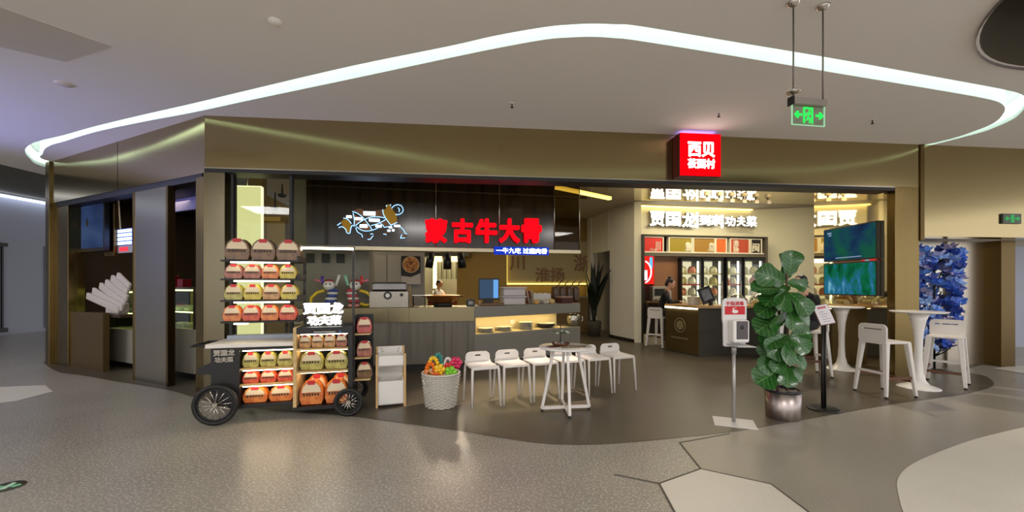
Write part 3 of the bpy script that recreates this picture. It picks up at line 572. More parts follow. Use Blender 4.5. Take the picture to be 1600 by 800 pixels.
t = thing('copper_wok', 'large hammered copper pan on the serving counter', 'pan', cpos(692, 0.3), 0)
MB().lathe([(0, 0.05), (0.13, 0.05), (0.25, 0.11), (0.305, 0.19), (0.315, 0.195), (0.3, 0.18), (0.24, 0.13), (0.1, 0.075), (0, 0.07)], 32).build('bowl', M('copper', (178, 118, 58), 0.36, 0.75, bump=(30, 0.15)), t)
MB().lathe([(0.0, 0), (0.16, 0), (0.16, 0.06), (0.13, 0.06)], 20).build('burner_ring', m_dark, t)
for s in (-1, 1): MB().tube([(s*0.3, -0.05, 0.17), (s*0.36, -0.03, 0.18), (s*0.36, 0.03, 0.18), (s*0.3, 0.05, 0.17)], 0.01, 6).build('handle', m_bronze, t)
t = thing('wire_rack', 'small dark rack standing between grill and copper pan', 'rack', cpos(655, 0.35), CN.a)
for x in (-0.1, 0.1):
    for y in (-0.08, 0.08): MB().cyl((x, y, 0), (x, y, 0.2), 0.008, n=6).build('upright', m_black, t)
MB().box(-0.11, 0.11, -0.09, 0.09, 0.19, 0.2).build('shelf', m_steel, t); MB().bar((-0.115, -0.05, 0.02), (-0.16, -0.05, 0.36), 0.2, 0.02, up=(1, 0, 0)).build('leaning_tray', m_bronze, t)
t = thing('napkin_box', 'small black napkin box right of the copper pan', 'box', cpos(735, 0.3), CN.a)
MB().box(-0.07, 0.07, -0.06, 0.06, 0, 0.12).build('box', m_black, t, bevel=0.006); MB().box(-0.04, 0.04, -0.066, -0.06, 0.03, 0.09).build('label_plate', M('pale_label', (150, 150, 145), 0.5), t)
t = thing('ceiling_led_line', 'yellow light line on the shop ceiling behind the dark screen', 'light'); MB().bar((0.9, 8.5, SH-0.02), (2.3, 9.6, SH-0.02), 0.09, 0.03).build('strip', E('led_line', (255, 226, 120), 2.5), t)
# three vents in the grey column
u = [CN.hit(p, 403, 0.64)[0] for p in (485, 509, 532)]; _, z1 = CN.hit(509, 396, 0.64); _, z0 = CN.hit(509, 411, 0.64)
for a, w in zip(u, ('leftmost', 'middle', 'rightmost')):
    t = thing('wall_vent', w+' of three small dark square vents in the grey column', 'vent', CN.w(a, 0.66, 0), CN.a, 'square vents in the column')
    MB().box(-0.07, 0.07, -0.012, -0.002, z0, z1).build('opening', m_dark, t)
    MB().box(-0.085, 0.085, -0.018, -0.002, z1, z1+0.015).box(0.07, 0.085, -0.018, -0.002, z0, z1).build('hood_lip', m_grey_pl, t)

# ---------------------------------------------------------------- kitchen behind the counter
wk = struct(seg_wall('wall_kitchen', (-3.35, 9.0), (-1.98, 9.3), 0, SH, 0.1, M('kitchen_panel', (134, 128, 122), 0.6)), 'grey panelled kitchen wall')
KW = Frame(-3.35, 9.0, math.degrees(math.atan2(0.3, 1.37)))
for a, c in ((585, 604), (605, 627)):
    u0, z1 = KW.hit(a, 399, -0.02); u1, z0 = KW.hit(c, 452, -0.02)
    MB().box(u0, u1, -0.02, 0, z0, z1).build('panel', M('kitchen_panel_lt', (150, 144, 138), 0.55), wk, bevel=0.004)
u0, z1 = KW.hit(627, 400, -0.02); u1, z0 = KW.hit(657, 444, -0.02)
t = thing('food_poster', 'poster of a round bowl of food on the kitchen wall', 'poster', KW.w((u0+u1)/2, -0.03, 0), KW.a)
w = (u1-u0)/2; zm = z0+(z1-z0)*0.3
MB().box(-w, w, -0.006, 0, z0, z1).build('sheet', M('poster_white', (176, 166, 160), 0.6), t)
MB().xprism([(-w, zm), (0, zm-0.03), (w, zm+0.06), (w, z1), (-w, z1)], -0.009, -0.006).build('black_field', M('poster_black', (24, 16, 14), 0.5), t)
zc = (zm+z1)/2+0.03
disc = lambda r, n=24: [(r*math.cos(2*math.pi*i/n), zc+r*math.sin(2*math.pi*i/n)) for i in range(n)]
MB().xprism(disc(0.185), -0.012, -0.009).build('bowl_print', M('bowl_rim', (190, 160, 120), 0.5), t)
MB().xprism(disc(0.165), -0.014, -0.012).build('food_print', M('food_print', (190, 130, 70), 0.6, noise=(14, (90, 44, 22))), t)
# bright rear kitchen
m_hoodk = M('kitchen_hood', (130, 124, 108), 0.35, 0.9)
t = thing('extractor_hood', 'steel extractor hood with two lit panels in rear kitchen', 'hood', (-1.75, 11.0, 0))
MB().box(-0.62, 0.62, -0.3, 0.6, 2.17, 2.6).build('canopy', m_hoodk, t)
for x in (-0.27, 0.27): MB().box(x-0.19, x+0.19, -0.31, -0.3, 2.02, 2.16).build('lamp_panel', E('hood_lamp', (255, 226, 140), 3.5), t)
t = thing('kitchen_strip_curtain', 'hanging metallic strip curtain at the back of the bright kitchen', 'curtain', (-2.0, 14.0, 0))
for i in range(26): MB().box(-0.7+i*0.055, -0.7+i*0.055+0.035, 0, 0.012, 1.62, 2.45+0.02*math.sin(i)).build('strip', M('strip_metal%d' % (i % 3), ((150, 146, 116), (190, 186, 150), (100, 98, 76))[i % 3], 0.3, 0.8), t)
MB().box(-0.75, 0.75, -0.02, 0.03, 2.47, 2.52).build('rail', m_steel, t); MB().cyl((0, 0, 2.5), (0, 0, SH-0.002), 0.012, n=6).build('hanger', m_steel, t)
t = thing('kitchen_cabinet', 'red fronted work table in the bright rear kitchen', 'table', (-1.85, 12.9, 0))
MB().box(-0.8, 0.8, 0, 0.6, 0, 1.0).build('front', M('table_red', (130, 52, 34), 0.5), t); MB().box(-0.82, 0.82, -0.03, 0.62, 1.0, 1.04).build('top', m_steel, t)
for i, (x, c, lab) in enumerate(((-0.62, (230, 220, 200), 'white bottle at the left end of the red work table'), (-0.38, (220, 150, 130), 'pinkish tub on the red work table'), (0.35, (214, 206, 190), 'heap of pale dough on the red work table'), (0.62, (230, 226, 216), 'white bowl at the right end of the red work table'))):
    tag(MB().lathe([(0, 0), (0.09, 0), (0.1, 0.1), (0.05, 0.16+0.04*(i == 0)), (0.03, 0.2), (0, 0.2)], 12).build('kitchen_vessel', M('vessel%d' % i, c, 0.5), None, (-1.85+x, 13.1, 1.04)), lab, 'vessel', 'vessels in the rear kitchen')
t = thing('kitchen_side_light', 'vertical lit strip at the left of the bright kitchen', 'light', (-2.62, 13.9, 0)); MB().box(-0.04, 0.04, 0.05, 0.1, 0, 2.6).build('post', m_steel, t); MB().box(-0.06, 0.06, 0, 0.05, 1.3, 2.6).build('tube', E('kitchen_strip', (255, 236, 150), 4.0), t)
# hanging spot lamps
for i, (px, py, lx, w) in enumerate(((672, 407, 0.16, 'left'), (699, 409, 0.0, 'middle'), (721, 407, -0.12, 'right'))):
    d = 8.2; x = (px-800)/F*d; z = EYE+(HZ-py)/F*d
    t = thing('spot_lamp', w+' of three black cylinder spot lamps above the copper pan', 'lamp', (x, d, z), 0, 'black spot lamps over the pan')
    b = MB(); b.T = Matrix.Rotation(lx, 4, 'Y'); b.lathe([(0, 0.15), (0.075, 0.15), (0.08, -0.15), (0.07, -0.15), (0.065, -0.1)], 16); b.build('shade', m_black, t)
    b = MB(); b.T = Matrix.Rotation(lx, 4, 'Y'); b.lathe([(0, -0.12), (0.066, -0.12)], 16); b.build('bulb', E('spot_bulb', (255, 240, 205), 9), t)
    MB().cyl((0, 0, 0.14), (0, 0, SH-z-0.002), 0.01, n=6).build('stem', m_black, t)
    spot('spot_lamp_beam', (x, d, z-0.13), (x+0.3*(1-i)*0.5+0.02, 7.2, 1.1), 45, 80, (1.0, 0.84, 0.6))
# back lit wall panel with faded characters
bp_ = Frame(-0.15, 12.45, 3.3)
u0, z1 = bp_.hit(791, 388, 0); u1, z0 = bp_.hit(921, 443, 0)
t = thing('backlit_wall_panel', 'pale wall panel with faded brown characters and yellow lit edges', 'wall panel', bp_.w(0, 0, 0), bp_.a)
MB().box(u0, u1, -0.02, 0.03, z0, 2.75).build('board', M('panel_board', (168, 152, 110), 0.7), t)
m_led_y = E('yellow_edge', (255, 226, 110), 4.0)
MB().box(u0-0.02, u0+0.02, -0.05, -0.022, z0, 2.75).build('side_led', m_led_y, t)
MB().box(u0, u1, -0.06, -0.022, z0-0.03, z0).build('bottom_led', m_led_y, t)
m_fade = M('faded_brown', (132, 96, 62), 0.7)
for ch, a, bb, ya, yb in (('川', 796, 820, 400, 422), ('淮扬', 836, 882, 418, 441), ('浙', 896, 921, 398, 424)):
    c0, zz1 = bp_.hit(a, ya, 0); c1, zz0 = bp_.hit(bb, yb, 0)
    text('character', ch, c1-c0, zz1-zz0, m_fade, t, ((c0+c1)/2, -0.03, (zz0+zz1)/2), 0, 0.02, 0.02)
t = thing('back_cabinet', 'low ochre cabinet under the backlit panel', 'cabinet', bp_.w(0, -0.35, 0), bp_.a)
MB().box(0.1, 2.4, 0, 0.3, 0, 1.02).build('body', M('cab_ochre', (120, 92, 48), 0.6), t); MB().box(0.08, 2.42, -0.02, 0.3, 1.02, 1.06).build('top', m_corian, t)
# potted palm in the dark niche
def frond(b, base, tip, w, droop):
    P = []; base, tip = Vector(base), Vector(tip); side = Vector((0, 0, 1)).cross(tip-base).normalized()
    n = 5; vs = []
    for i in range(n+1):
        f = i/n; p = base.lerp(tip, f)+Vector((0, 0, droop*math.sin(math.pi*f))); ww = w*math.sin(math.pi*(0.12+0.88*f)**0.8)+0.002
        vs += [p-side*ww, p+Vector((0, 0, -0.01)), p+side*ww]
    fs = []
    for i in range(n): o = 3*i; fs += [(o, o+1, o+4, o+3), (o+1, o+2, o+5, o+4)]
    b.add(vs, fs, 0, True)
t = thing('niche_plant', 'dark leafy potted plant standing in the shadowed niche', 'potted plant', (2.28, 11.35, 0))
MB().lathe([(0, 0), (0.17, 0), (0.2, 0.4), (0.19, 0.42), (0.17, 0.38), (0, 0.36)], 16).build('pot', M('niche_pot', (70, 62, 50), 0.6), t)
rr = random.Random(3)
for i in range(14):
    a = rr.uniform(0, 6.28); h = rr.uniform(1.2, 2.1) if i > 3 else rr.uniform(1.9, 2.2); r = rr.uniform(0.2, 0.55) if i > 3 else 0.12; b = MB()
    frond(b, (0.03*math.cos(a), 0.03*math.sin(a), 0.4+0.05*i), (r*math.cos(a), r*math.sin(a)-0.1, h), 0.09, 0.12); b.build('leaf', M('dark_leaf', (18, 30, 16), 0.45), t)
# lit panel and ochre room seen through the glass at left
u0, z1 = FF.hit(363, 291, 0.7); u1, z0 = FF.hit(408, 526, 0.7)
t = thing('light_panel', 'tall glowing pale yellow panel behind the glass beside the corner post', 'light panel', FF.w(0, 0.7, 0), ffa)
MB().box(u0, u1, 0.0, 0.05, z0, z1).build('diffuser', E('panel_glow', (230, 228, 160), 0.95), t)
MB().box(u0-0.012, u0, -0.005, 0.05, z0, z1).box(u1, u1+0.012, -0.005, 0.05, z0, z1).box(u0, u1, -0.005, 0.05, z1, z1+0.012).build('edge_led', E('panel_edge', (250, 246, 190), 1.6), t)
MB().box(u0, u1, -0.01, 0.06, 0.0, z0).build('plinth', m_bronze, t); MB().cyl(((u0+u1)/2, 0.02, z1), ((u0+u1)/2, 0.02, SH-0.002), 0.006, n=6).build('cable', m_steel, t)
u0, _ = FF.hit(409, 400, 1.6); u1, z1 = FF.hit(447, 347, 1.6)
struct(MB().box(u0-0.1, u1-0.02, 1.6, 1.75, 0, z1).build('wall_half_ochre', m_ochre, None, o0, ffa), 'ochre half wall behind the glass'); struct(MB().box(u0-0.1, u1-0.05, 1.5, 1.75, z1, z1+0.07).build('trim_12', M('ledge_gold', (196, 156, 74), 0.6), None, o0, ffa), 'gold ledge on the half wall')
struct(MB().box(u0-0.12, u0+0.08, 1.45, 1.6, 0, SH).build('trim_13', m_ochre, None, o0, ffa), 'ochre pilaster behind the light panel')
for i, (px, py) in enumerate(((441, 304), (430, 324))):
    u, z = FF.hit(px, py, 3.0+i*0.8); p = FF.w(u, 3.0+i*0.8, z); t = thing('ceiling_spot', ('nearer' if i == 0 else 'farther')+' small black dome lamp seen above the ochre half wall', 'lamp', p, 0, 'dome lamps behind the glass')
    MB().lathe([(0, -0.06), (0.06, -0.05), (0.09, 0), (0.02, 0.02), (0.015, max(0.05, SH-z-0.002)), (0, max(0.05, SH-z-0.002))], 14).build('dome', m_black, t)
area('side_room_light', FF.w(0.9, 2.6, 3.3), (0, 0, 0), 0.3, 0.3, 22, (1.0, 0.86, 0.6))
# ---------------------------------------------------------------- sign alcove: wall sign, cabinet wall, fridges
AL = Frame(3.155, 9.95, 9.84)     # front plane of the cabinet wall
m_cab = M('cabinet_dark', (44, 36, 26), 0.5); m_cabg = M('cabinet_grey', (96, 88, 74), 0.55); m_ivory = M('ivory_frame', (226, 218, 198), 0.5)
def al(px, py, t=0.0): return AL.hit(px, py, t)
cbn = thing('cabinet_wall', 'dark framed cabinet wall with coloured display bays below lit sign', 'cabinet', AL.w(0, 0, 0), AL.a)
uL, zT = al(1003, 366); uR, _ = al(1199, 371); zB1 = al(1100, 394)[1]; zM = al(1100, 401)[1]
MB().box(uL, uL+0.06, -0.02, 0.45, 0, zT).build('end_post', m_cab, cbn); MB().box(uR-0.06, uR, -0.02, 0.45, 0, zT).build('end_post', m_cabg, cbn)
MB().box(uL, uR, -0.02, 0.45, zT-0.04, zT).build('top_board', m_cab, cbn); MB().box(uL+0.06, uR-0.06, 0.0, 0.45, zM, zB1-0.03).build('mid_board', m_cabg, cbn)
MB().box(uL+0.06, uR-0.06, 0.40, 0.44, 0, zT).build('back_panel', m_cabg, cbn)
zb0, zb1 = zB1, zT-0.05
bays = [(1006, 1036, (206, 40, 30), '川', 1024, 1032), (1046, 1081, (146, 128, 32), '鲁', 1071, 1081), (1084, 1117, (150, 112, 42), '粤', 1108, 1117), (1119, 1135, (206, 100, 40), None, 0, 0), (1142, 1171, (178, 72, 46), '淮\n扬', 1146, 1155), (1174, 1190, (32, 24, 18), '闽', 1176, 1187)]
for i, (a, c, rgb, ch, ca, cc) in enumerate(bays):
    u0, u1 = al(a, 380)[0], al(c, 380)[0]
    bay = MB().box(u0, u1, 0.02, 0.05, zb0, zb1).build('bay_panel', M('bay%d' % i, rgb, 0.5), cbn)
    MB().box(u0-0.02, u0+0.008, 0.0, 0.1, zb0, zb1).box(u1-0.008, u1+0.02, 0.0, 0.1, zb0, zb1).box(u0, u1, 0.0, 0.1, zb1-0.02, zb1).build('bay_frame', m_ivory, bay)
    if ch:
        c0, c1 = al(ca, 380)[0], al(cc, 380)[0]
        text('character', ch, c1-c0, (zb1-zb0)*(0.62 if ch != '淮\n扬' else 0.85), m_ivory, bay, ((c0+c1)/2, 0.012, zb0+(zb1-zb0)*(0.38 if ch != '淮\n扬' else 0.45)), 0, 0.015, 0.015)
    word = {0: 'Chuan', 1: 'Lu', 2: 'Yue', 4: 'H', 5: 'Min'}.get(i)
    if word and i < 3: text('word', word, 0.04*len(word), 0.06, m_ivory, bay, (u1-0.13 if i else u0+0.27, 0.012, zb0+0.05), 0, 0.01, 0.0)
MB().box(uL+0.06, uR-0.1, -0.01, 0.1, zB1-0.03, zB1).build('bay_sill', m_ivory, cbn)
# light box and brown panel at the left bay
u0, z1 = al(1006, 397, 0.1); u1, z0 = al(1022, 444, 0.1)
t = thing('round_logo_lightbox', 'bright red light box with white ring at left of the cabinet wall', 'light box', AL.w(0, 0, 0), AL.a)
MB().box(u0, u1, 0.1, 0.2, z0, z1).build('face', E('lb_red', (235, 40, 32), 1.1), t)
rc = ((u0-0.02), (z0+0.3)); P = [(rc[0]+0.21*math.cos(a), 0.09, rc[1]+0.27*math.sin(a)) for a in [-1.3+0.13*i for i in range(21)]]
MB().tube(P, 0.014, 6).build('ring', E('lb_white', (240, 246, 255), 3), t)
MB().box(u0+0.01, u0+0.08, 0.085, 0.1, z0+0.1, z0+0.34).build('white_motif', E('lb_white', (240, 246, 255), 3), t)
MB().box(u1-0.12, u1-0.05, 0.085, 0.1, z1-0.35, z1-0.08).build('blue_motif', E('lb_blue', (90, 170, 220), 1.6), t)
u0, z1 = al(1023, 397, 0.1); u1, z0 = al(1061, 470, 0.1)
MB().box(u0, u1, 0.12, 0.2, 0.95, z1).build('brown_panel', M('warm_brown_panel', (140, 98, 70), 0.3), cbn)
u0 = al(1006, 470)[0]; u1 = al(1062, 470)[0]
t = thing('back_counter', 'narrow brown back counter with dark shelf space below', 'counter', AL.w(0, -0.12, 0), AL.a)
MB().box(u0+0.02, u1-0.02, 0, 0.2, 0.98, 1.02).build('top', M('counter_brown', (110, 80, 50), 0.5), t); MB().box(u0+0.02, u0+0.05, 0, 0.2, 0, 0.98).build('side', m_cab, t); MB().box(u1-0.05, u1-0.02, 0, 0.2, 0, 0.98).build('side', m_cab, t)
u, _ = al(1028, 460)
t = thing('toaster_oven', 'small steel oven on the back counter beside the seated attendant', 'oven', AL.w(u, -0.01, 1.02), AL.a)
MB().box(-0.19, 0.19, -0.1, 0.09, 0, 0.36).build('case', M('oven_steel', (176, 168, 148), 0.35, 0.8), t, bevel=0.008); MB().box(-0.15, 0.15, -0.108, -0.1, 0.13, 0.30).build('window', m_black, t)
MB().box(-0.17, 0.17, -0.112, -0.1, 0.04, 0.09).build('control_strip', m_ivory, t)
for x in (-0.12, -0.04, 0.04, 0.12): MB().cyl((x, -0.122, 0.065), (x, -0.112, 0.065), 0.018, n=10).build('knob', m_black, t)
u, _ = al(1022, 526, -0.3)
tag(MB().box(-0.2, 0.2, 0, 0.18, 0, 0.24).build('storage_box', M('carton_cream', (190, 178, 150), 0.7), None, AL.w(u, -0.35, 0), AL.a, bevel=0.006), 'pale carton on the floor under the back counter', 'box')
# fridges
m_fridge_in = M('fridge_glow_white', (222, 216, 200), 0.6, emit=0.9, ecol=(255, 240, 205))  # liner glows by itself to imitate the lit interior
pack_cols = [(196, 190, 170), (222, 214, 196), (206, 120, 90), (186, 170, 110), (214, 200, 170)]
mp_dome = MB().lathe([(0, 0), (0.075, 0), (0.085, 0.05), (0.075, 0.11), (0.045, 0.15), (0, 0.16)], 12)
dome_meshes = [mp_dome.mesh('meal_dome', M('dome%d' % i, c, 0.45)) for i, c in enumerate(pack_cols)]
for fi, (pa, pb, w) in enumerate(((1064, 1097, 'far left'), (1098, 1131, 'second from left'), (1135, 1160, 'third from left'), (1162, 1195, 'far right'))):
    u0, z1 = al(pa, 403, -0.02); u1, _ = al(pb, 403, -0.02); wd_ = u1-u0; cx = (u0+u1)/2
    t = thing('display_fridge', 'black framed upright display fridge with lit shelves, '+w+' of four', 'fridge', AL.w(cx, 0.0, 0), AL.a, 'upright display fridges')
    h = wd_/2
    MB().box(-h, h, 0.37, 0.395, 0.05, z1).build('liner', m_fridge_in, t)
    MB().box(-h, -h+0.04, -0.02, 0.37, 0.02, z1).box(h-0.04, h, -0.02, 0.37, 0.02, z1).box(-h, h, -0.02, 0.37, z1-0.07, z1).box(-h, h, -0.02, 0.37, 0.02, 0.3).build('case', m_black, t)
    MB().box(-h+0.045, -h+0.065, 0.05, 0.09, 0.35, z1-0.08).build('side_tube', E('fridge_tube', (255, 246, 220), 6.0), t); MB().box(h-0.065, h-0.045, 0.05, 0.09, 0.35, z1-0.08).build('side_tube', E('fridge_tube'), t)
    door = MB().box(-h+0.04, h-0.04, -0.03, -0.02, 0.3, z1-0.07).build('door', GLASS('fridge_glass', (240, 244, 240), 0.05), t)
    MB().box(h-0.075, h-0.06, -0.06, -0.03, 0.9, 1.5).build('handle', m_steel, door)
    for k in range(5):
        z = 0.62+k*0.27
        if z > z1-0.25: break
        MB().box(-h+0.04, h-0.04, 0.03, 0.36, z-0.015, z).build('shelf', M('shelf_wire', (180, 172, 150), 0.4), t)
        if k == 4 or (k == 3): MB().box(-h+0.04, h-0.04, 0.022, 0.03, z-0.03, z+0.01).build('price_rail', M('rail_red' if k == 3 and fi in (0, 2) else 'rail_ivory', (200, 60, 60) if k == 3 and fi in (0, 2) else (220, 200, 150), 0.5), t)
        if z < 0.8: continue
        n = 2
        for j in range(n):
            x = -h/2.1+j*2*h/2.1; p = AL.w(cx+x*0.92, 0.17, z)
            o = obj('frozen_meal', dome_meshes[(fi*2+k+j*3) % 5], None, p, AL.a); s_ = min(1.25, (wd_-0.1)/0.36); o.scale = (s_, 1, 1.2)
            tag(o, '%s pale domed meal pack in %s fridge, %s shelf' % (('left', 'right')[j], w, ('lowest', 'second lowest', 'second highest', 'top', 'upper')[k-1]), 'meal pack', 'meal packs in the fridges')
area('fridge_glow', AL.w(2.2, -0.1, 2.0), (math.radians(-60), 0, AL.a), 2.0, 0.1, 3, (1.0, 0.92, 0.75))
# lit wall sign
sg = thing('lit_wall_sign', 'row of glowing white characters on the cream alcove wall', 'sign', AL.w(0, 0.40, 0), AL.a)
for ch, a, bb, ya, yb in (('贾', 1014, 1037, 330, 354), ('国', 1039, 1062, 331, 354), ('龙', 1064, 1086, 332, 356), ('到', 1091, 1108, 336, 353), ('家', 1109, 1126, 336, 353), ('功', 1131, 1147, 338, 354), ('夫', 1149, 1163, 338, 354), ('菜', 1164, 1180, 338, 355)):
    u0, z1 = AL.hit(a, ya, 0.38); u1, z0 = AL.hit(bb, yb, 0.38)
    cb = text('character', ch, (u1-u0)*1.04, (z1-z0)*1.04, M('letter_side', (150, 146, 136), 0.6), sg, ((u0+u1)/2, -0.02, (z0+z1)/2), 0, 0.09, 0.035)
    text('glowing_face', ch, u1-u0, z1-z0, E('sign_white', (255, 252, 240), 3.5), cb, (0, -0.052, 0), 0, 0.01, 0.03)
for px, ya, yb in ((1089, 332, 356), (1128, 336, 356)):
    u, z1 = AL.hit(px, ya, 0.38); _, z0 = AL.hit(px, yb, 0.38); MB().box(u-0.012, u+0.012, -0.06, 0.0, z0, z1).build('divider', E('sign_white'), sg)
u, z = AL.hit(1155, 359, 0.38); MB().tube([(u-0.38+i*0.019, -0.03, z+0.022*math.sin(i*1.9)+(0.02 if i % 7 == 0 else 0)) for i in range(41)], 0.008, 5).build('script_flourish', M('script_bronze', (196, 180, 140), 0.5), sg)
t = thing('alcove_cove_led', 'warm yellow light line where alcove wall meets the mirror ceiling', 'light', AL.w(0, 0.42, 0), AL.a); MB().box(0.05, 3.4, 0, 0.04, SH-0.03, SH-0.01).build('strip', E('alcove_led', (255, 226, 130), 5.0), t)
for i in range(6):   # little track lamps under the mirror ceiling
    px = 1094+i*18.6; u, z = AL.hit(px, 314+i*1.2, -0.5)
    t = thing('track_light', ('small grey box lamp under mirror ceiling above lit sign, '+('leftmost', 'second from left', 'third from left', 'third from right', 'second from right', 'rightmost')[i]), 'lamp', AL.w(u-0.0, -0.75, SH), AL.a, 'box lamps over the lit sign')
    MB().box(-0.05, 0.05, -0.05, 0.05, -0.12, -0.03).build('housing', M('lamp_grey', (120, 110, 96), 0.5), t, bevel=0.005); MB().cyl((0, 0, -0.04), (0, 0, -0.001), 0.02, n=8).build('mount', m_black, t)

# ---------------------------------------------------------------- right service island
m_isl = M('island_grey', (60, 56, 48), 0.55); m_islb = M('island_bronze', (90, 74, 42), 0.42, 0.5); m_oak = M('oak_top', (190, 152, 98), 0.45, noise=(1.0, (172, 132, 82), 4, (2, 20, 20)))
P1, P2, P3 = Vector((3.33, 8.87)), Vector((3.66, 8.02)), Vector((5.55, 8.42))
isl = thing('service_island', 'angled grey service island with oak top and bronze end panel', 'counter')
poly = [P1, P2, P3, P3+Vector((-0.1, 0.55)), P2+Vector((0.72, 0.72)), P1+Vector((0.62, 0.22))]
MB().prism([tuple(p) for p in poly], 0.0, 0.955).build('body', m_isl, isl)
d = (P2-P1); e = MB().box(0.0, d.length, -0.012, 0.0, 0.03, 0.955).build('end_panel', m_islb, isl, (P1.x, P1.y, 0), math.atan2(d.y, d.x))
k = d.length
em = MB(); em.T = Matrix.Translation((k*0.47, -0.014, 0.58)) @ Matrix.Rotation(math.pi/2, 4, 'X')
em.lathe([(0.15, 0), (0.15, 0.006), (0.135, 0.006), (0.135, 0)], 32); em.lathe([(0.1, 0), (0.1, 0.005), (0.0, 0.006)], 8, smooth=False); em.build('round_emblem', M('emblem', (150, 136, 100), 0.5, 0.3), e)
for i in range(14): MB().box(k*0.2+i*0.034, k*0.2+i*0.034+0.022, -0.018, -0.012, 0.30, 0.325+0.012*(i % 3 == 0)).build('emblem_lettering', M('emblem'  , (150, 136, 100), 0.5, 0.3), e)
c = (P2+P3)/2+Vector((0, .3))
top = [P1+Vector((-0.03, 0.0)), P2+Vector((-0.05, -0.05))]+[P2+Vector((0.10+0.2*i, -0.09-0.05*math.sin(math.pi*i/6)+0.04*i)) for i in range(1, 7)]+[P3+Vector((0.04, -0.04)), P3+Vector((-0.08, 0.6)), P2+Vector((0.74, 0.76)), P1+Vector((0.64, 0.26))]
MB().prism([tuple(p) for p in top], 0.955, 1.0).build('oak_top', m_oak, isl)
MB().box(0.02, k-0.02, -0.045, -0.014, 0.925, 0.953).build('edge_led', E('edge_led', (255, 244, 214), 7), isl, (P1.x, P1.y, 0), math.atan2(d.y, d.x))
def isl_at(px, d): return ((px-800)/F*d, d, 1.0)
t = thing('tablet_stand', 'dark tablet tilted on a stand at the service island', 'tablet', isl_at(1111, 8.2), math.radians(12))
b = MB(); b.T = Matrix.Rotation(math.radians(-18), 4, 'Y') @ Matrix.Rotation(math.radians(-12), 4, 'X'); b.box(-0.15, 0.15, 0, 0.02, 0.06, 0.39); b.build('slab', m_black, t, bevel=0.008)
b = MB(); b.T = Matrix.Rotation(math.radians(-18), 4, 'Y') @ Matrix.Rotation(math.radians(-12), 4, 'X'); b.lathe([(0, 0), (0.001, 0)], 4); b.box(-0.1, 0.1, -0.004, 0, 0.12, 0.34); b.build('screen', M('tablet_screen', (58, 58, 56), 0.2, noise=(20, (90, 90, 88))), t)
MB().box(-0.02, 0.04, 0.0, 0.05, 0, 0.12).build('foot', m_black, t)
tag(MB().box(-0.11, 0.11, -0.07, 0.07, 0, 0.17).build('tissue_box', M('tissue_white', (214, 206, 188), 0.6), None, isl_at(1084, 8.45), math.radians(15), bevel=0.01), 'white box on the island between attendant and tablet', 'box')
m_dome = GLASS('dome_glass', (236, 238, 228), 0.16)
for px, d, s_, lab in ((1092, 8.95, 0.75, 'clear glass dome cover behind the white tissue box'), (1149, 8.5, 1.0, 'clear glass dome cover on the island behind the sanitizer stand'), (1186, 8.55, 1.0, 'clear glass dome cover on the island beside the fig leaves')):
    t = thing('glass_dome', lab, 'dome cover', isl_at(px, d), 0, 'glass domes on the island'); r = 0.19*s_
    MB().lathe([(r*math.cos(a), 0.02+r*1.25*math.sin(a)) for a in [i*math.pi/16 for i in range(9)]], 20).build('cover', m_dome, t)
    MB().lathe([(0, 0), (r*1.05, 0), (r*1.05, 0.02), (0, 0.02)], 20).build('board', m_oak, t)
    for i in range(3): MB().lathe([(0, 0), (0.05, 0), (0.055, 0.05), (0.03, 0.09), (0, 0.095)], 10, (0.08*math.cos(2.1*i)*s_, 0.08*math.sin(2.1*i)*s_, 0.02)).build('pastry', M('pastry', (222, 204, 160), 0.6), t)

# ---------------------------------------------------------------- screens and ledge on the mirror partition
for i, (ya, yb, w) in enumerate(((344.5, 403.5, 'upper'), (406.5, 463, 'lower'))):
    s0, _ = MW.hit(1287, 400, 0.06); s1, z1 = MW.hit(1370, ya, 0.06); _, z0 = MW.hit(1370, yb, 0.06)
    t = thing('wall_screen', w+' of two large screens on the mirror partition', 'screen', MW.w(0, 0, 0), MW.a, 'screens on the mirror partition')
    a, c = min(s0, s1), max(s0, s1)
    MB().box(a, c, 0.005, 0.06, z0, z1).build('bezel', m_black, t)
    sm_ = SCREEN('screen_%s' % w, [(26, 14, 44), (30, 62, 92), (28, 92, 74), (36, 104, 60)] if i == 0 else [(8, 60, 40), (16, 104, 66), (40, 110, 150), (120, 190, 210)], 1.4 if i == 0 else 2.6, 0.75 if i == 0 else 0.85, (1, 1, 1.3) if i == 0 else (2.2, 1, 1.0))
    MB().box(a+0.02, c-0.02, 0.06, 0.064, z0+0.02, z1-0.02).build('display', sm_, t)
    if i == 0: MB().box(c-0.2, c-0.1, 0.064, 0.066, z1-0.1, z1-0.07).box(c-0.2, c-0.13, 0.064, 0.066, z1-0.14, z1-0.115).box(a+0.3, c-0.3, 0.064, 0.066, z0+0.05, z0+0.065).build('caption_marks', E('caption', (150, 170, 200), 0.8), t)
lg = thing('mirror_ledge', 'oak bar ledge running below the wall screens', 'shelf', MW.w(0, 0, 0), MW.a)
MB().box(0.72, 1.6, 0.0, 0.34, 1.0, 1.04).build('board', m_oak, lg, bevel=0.006); MB().box(0.74, 1.58, 0.0, 0.3, 0.0, 1.0).build('front', m_islb, lg)
MB().box(0.72, 1.6, 0.33, 0.345, 0.985, 1.0).build('edge_led', E('ledge_led', (255, 236, 196), 2.5), lg)

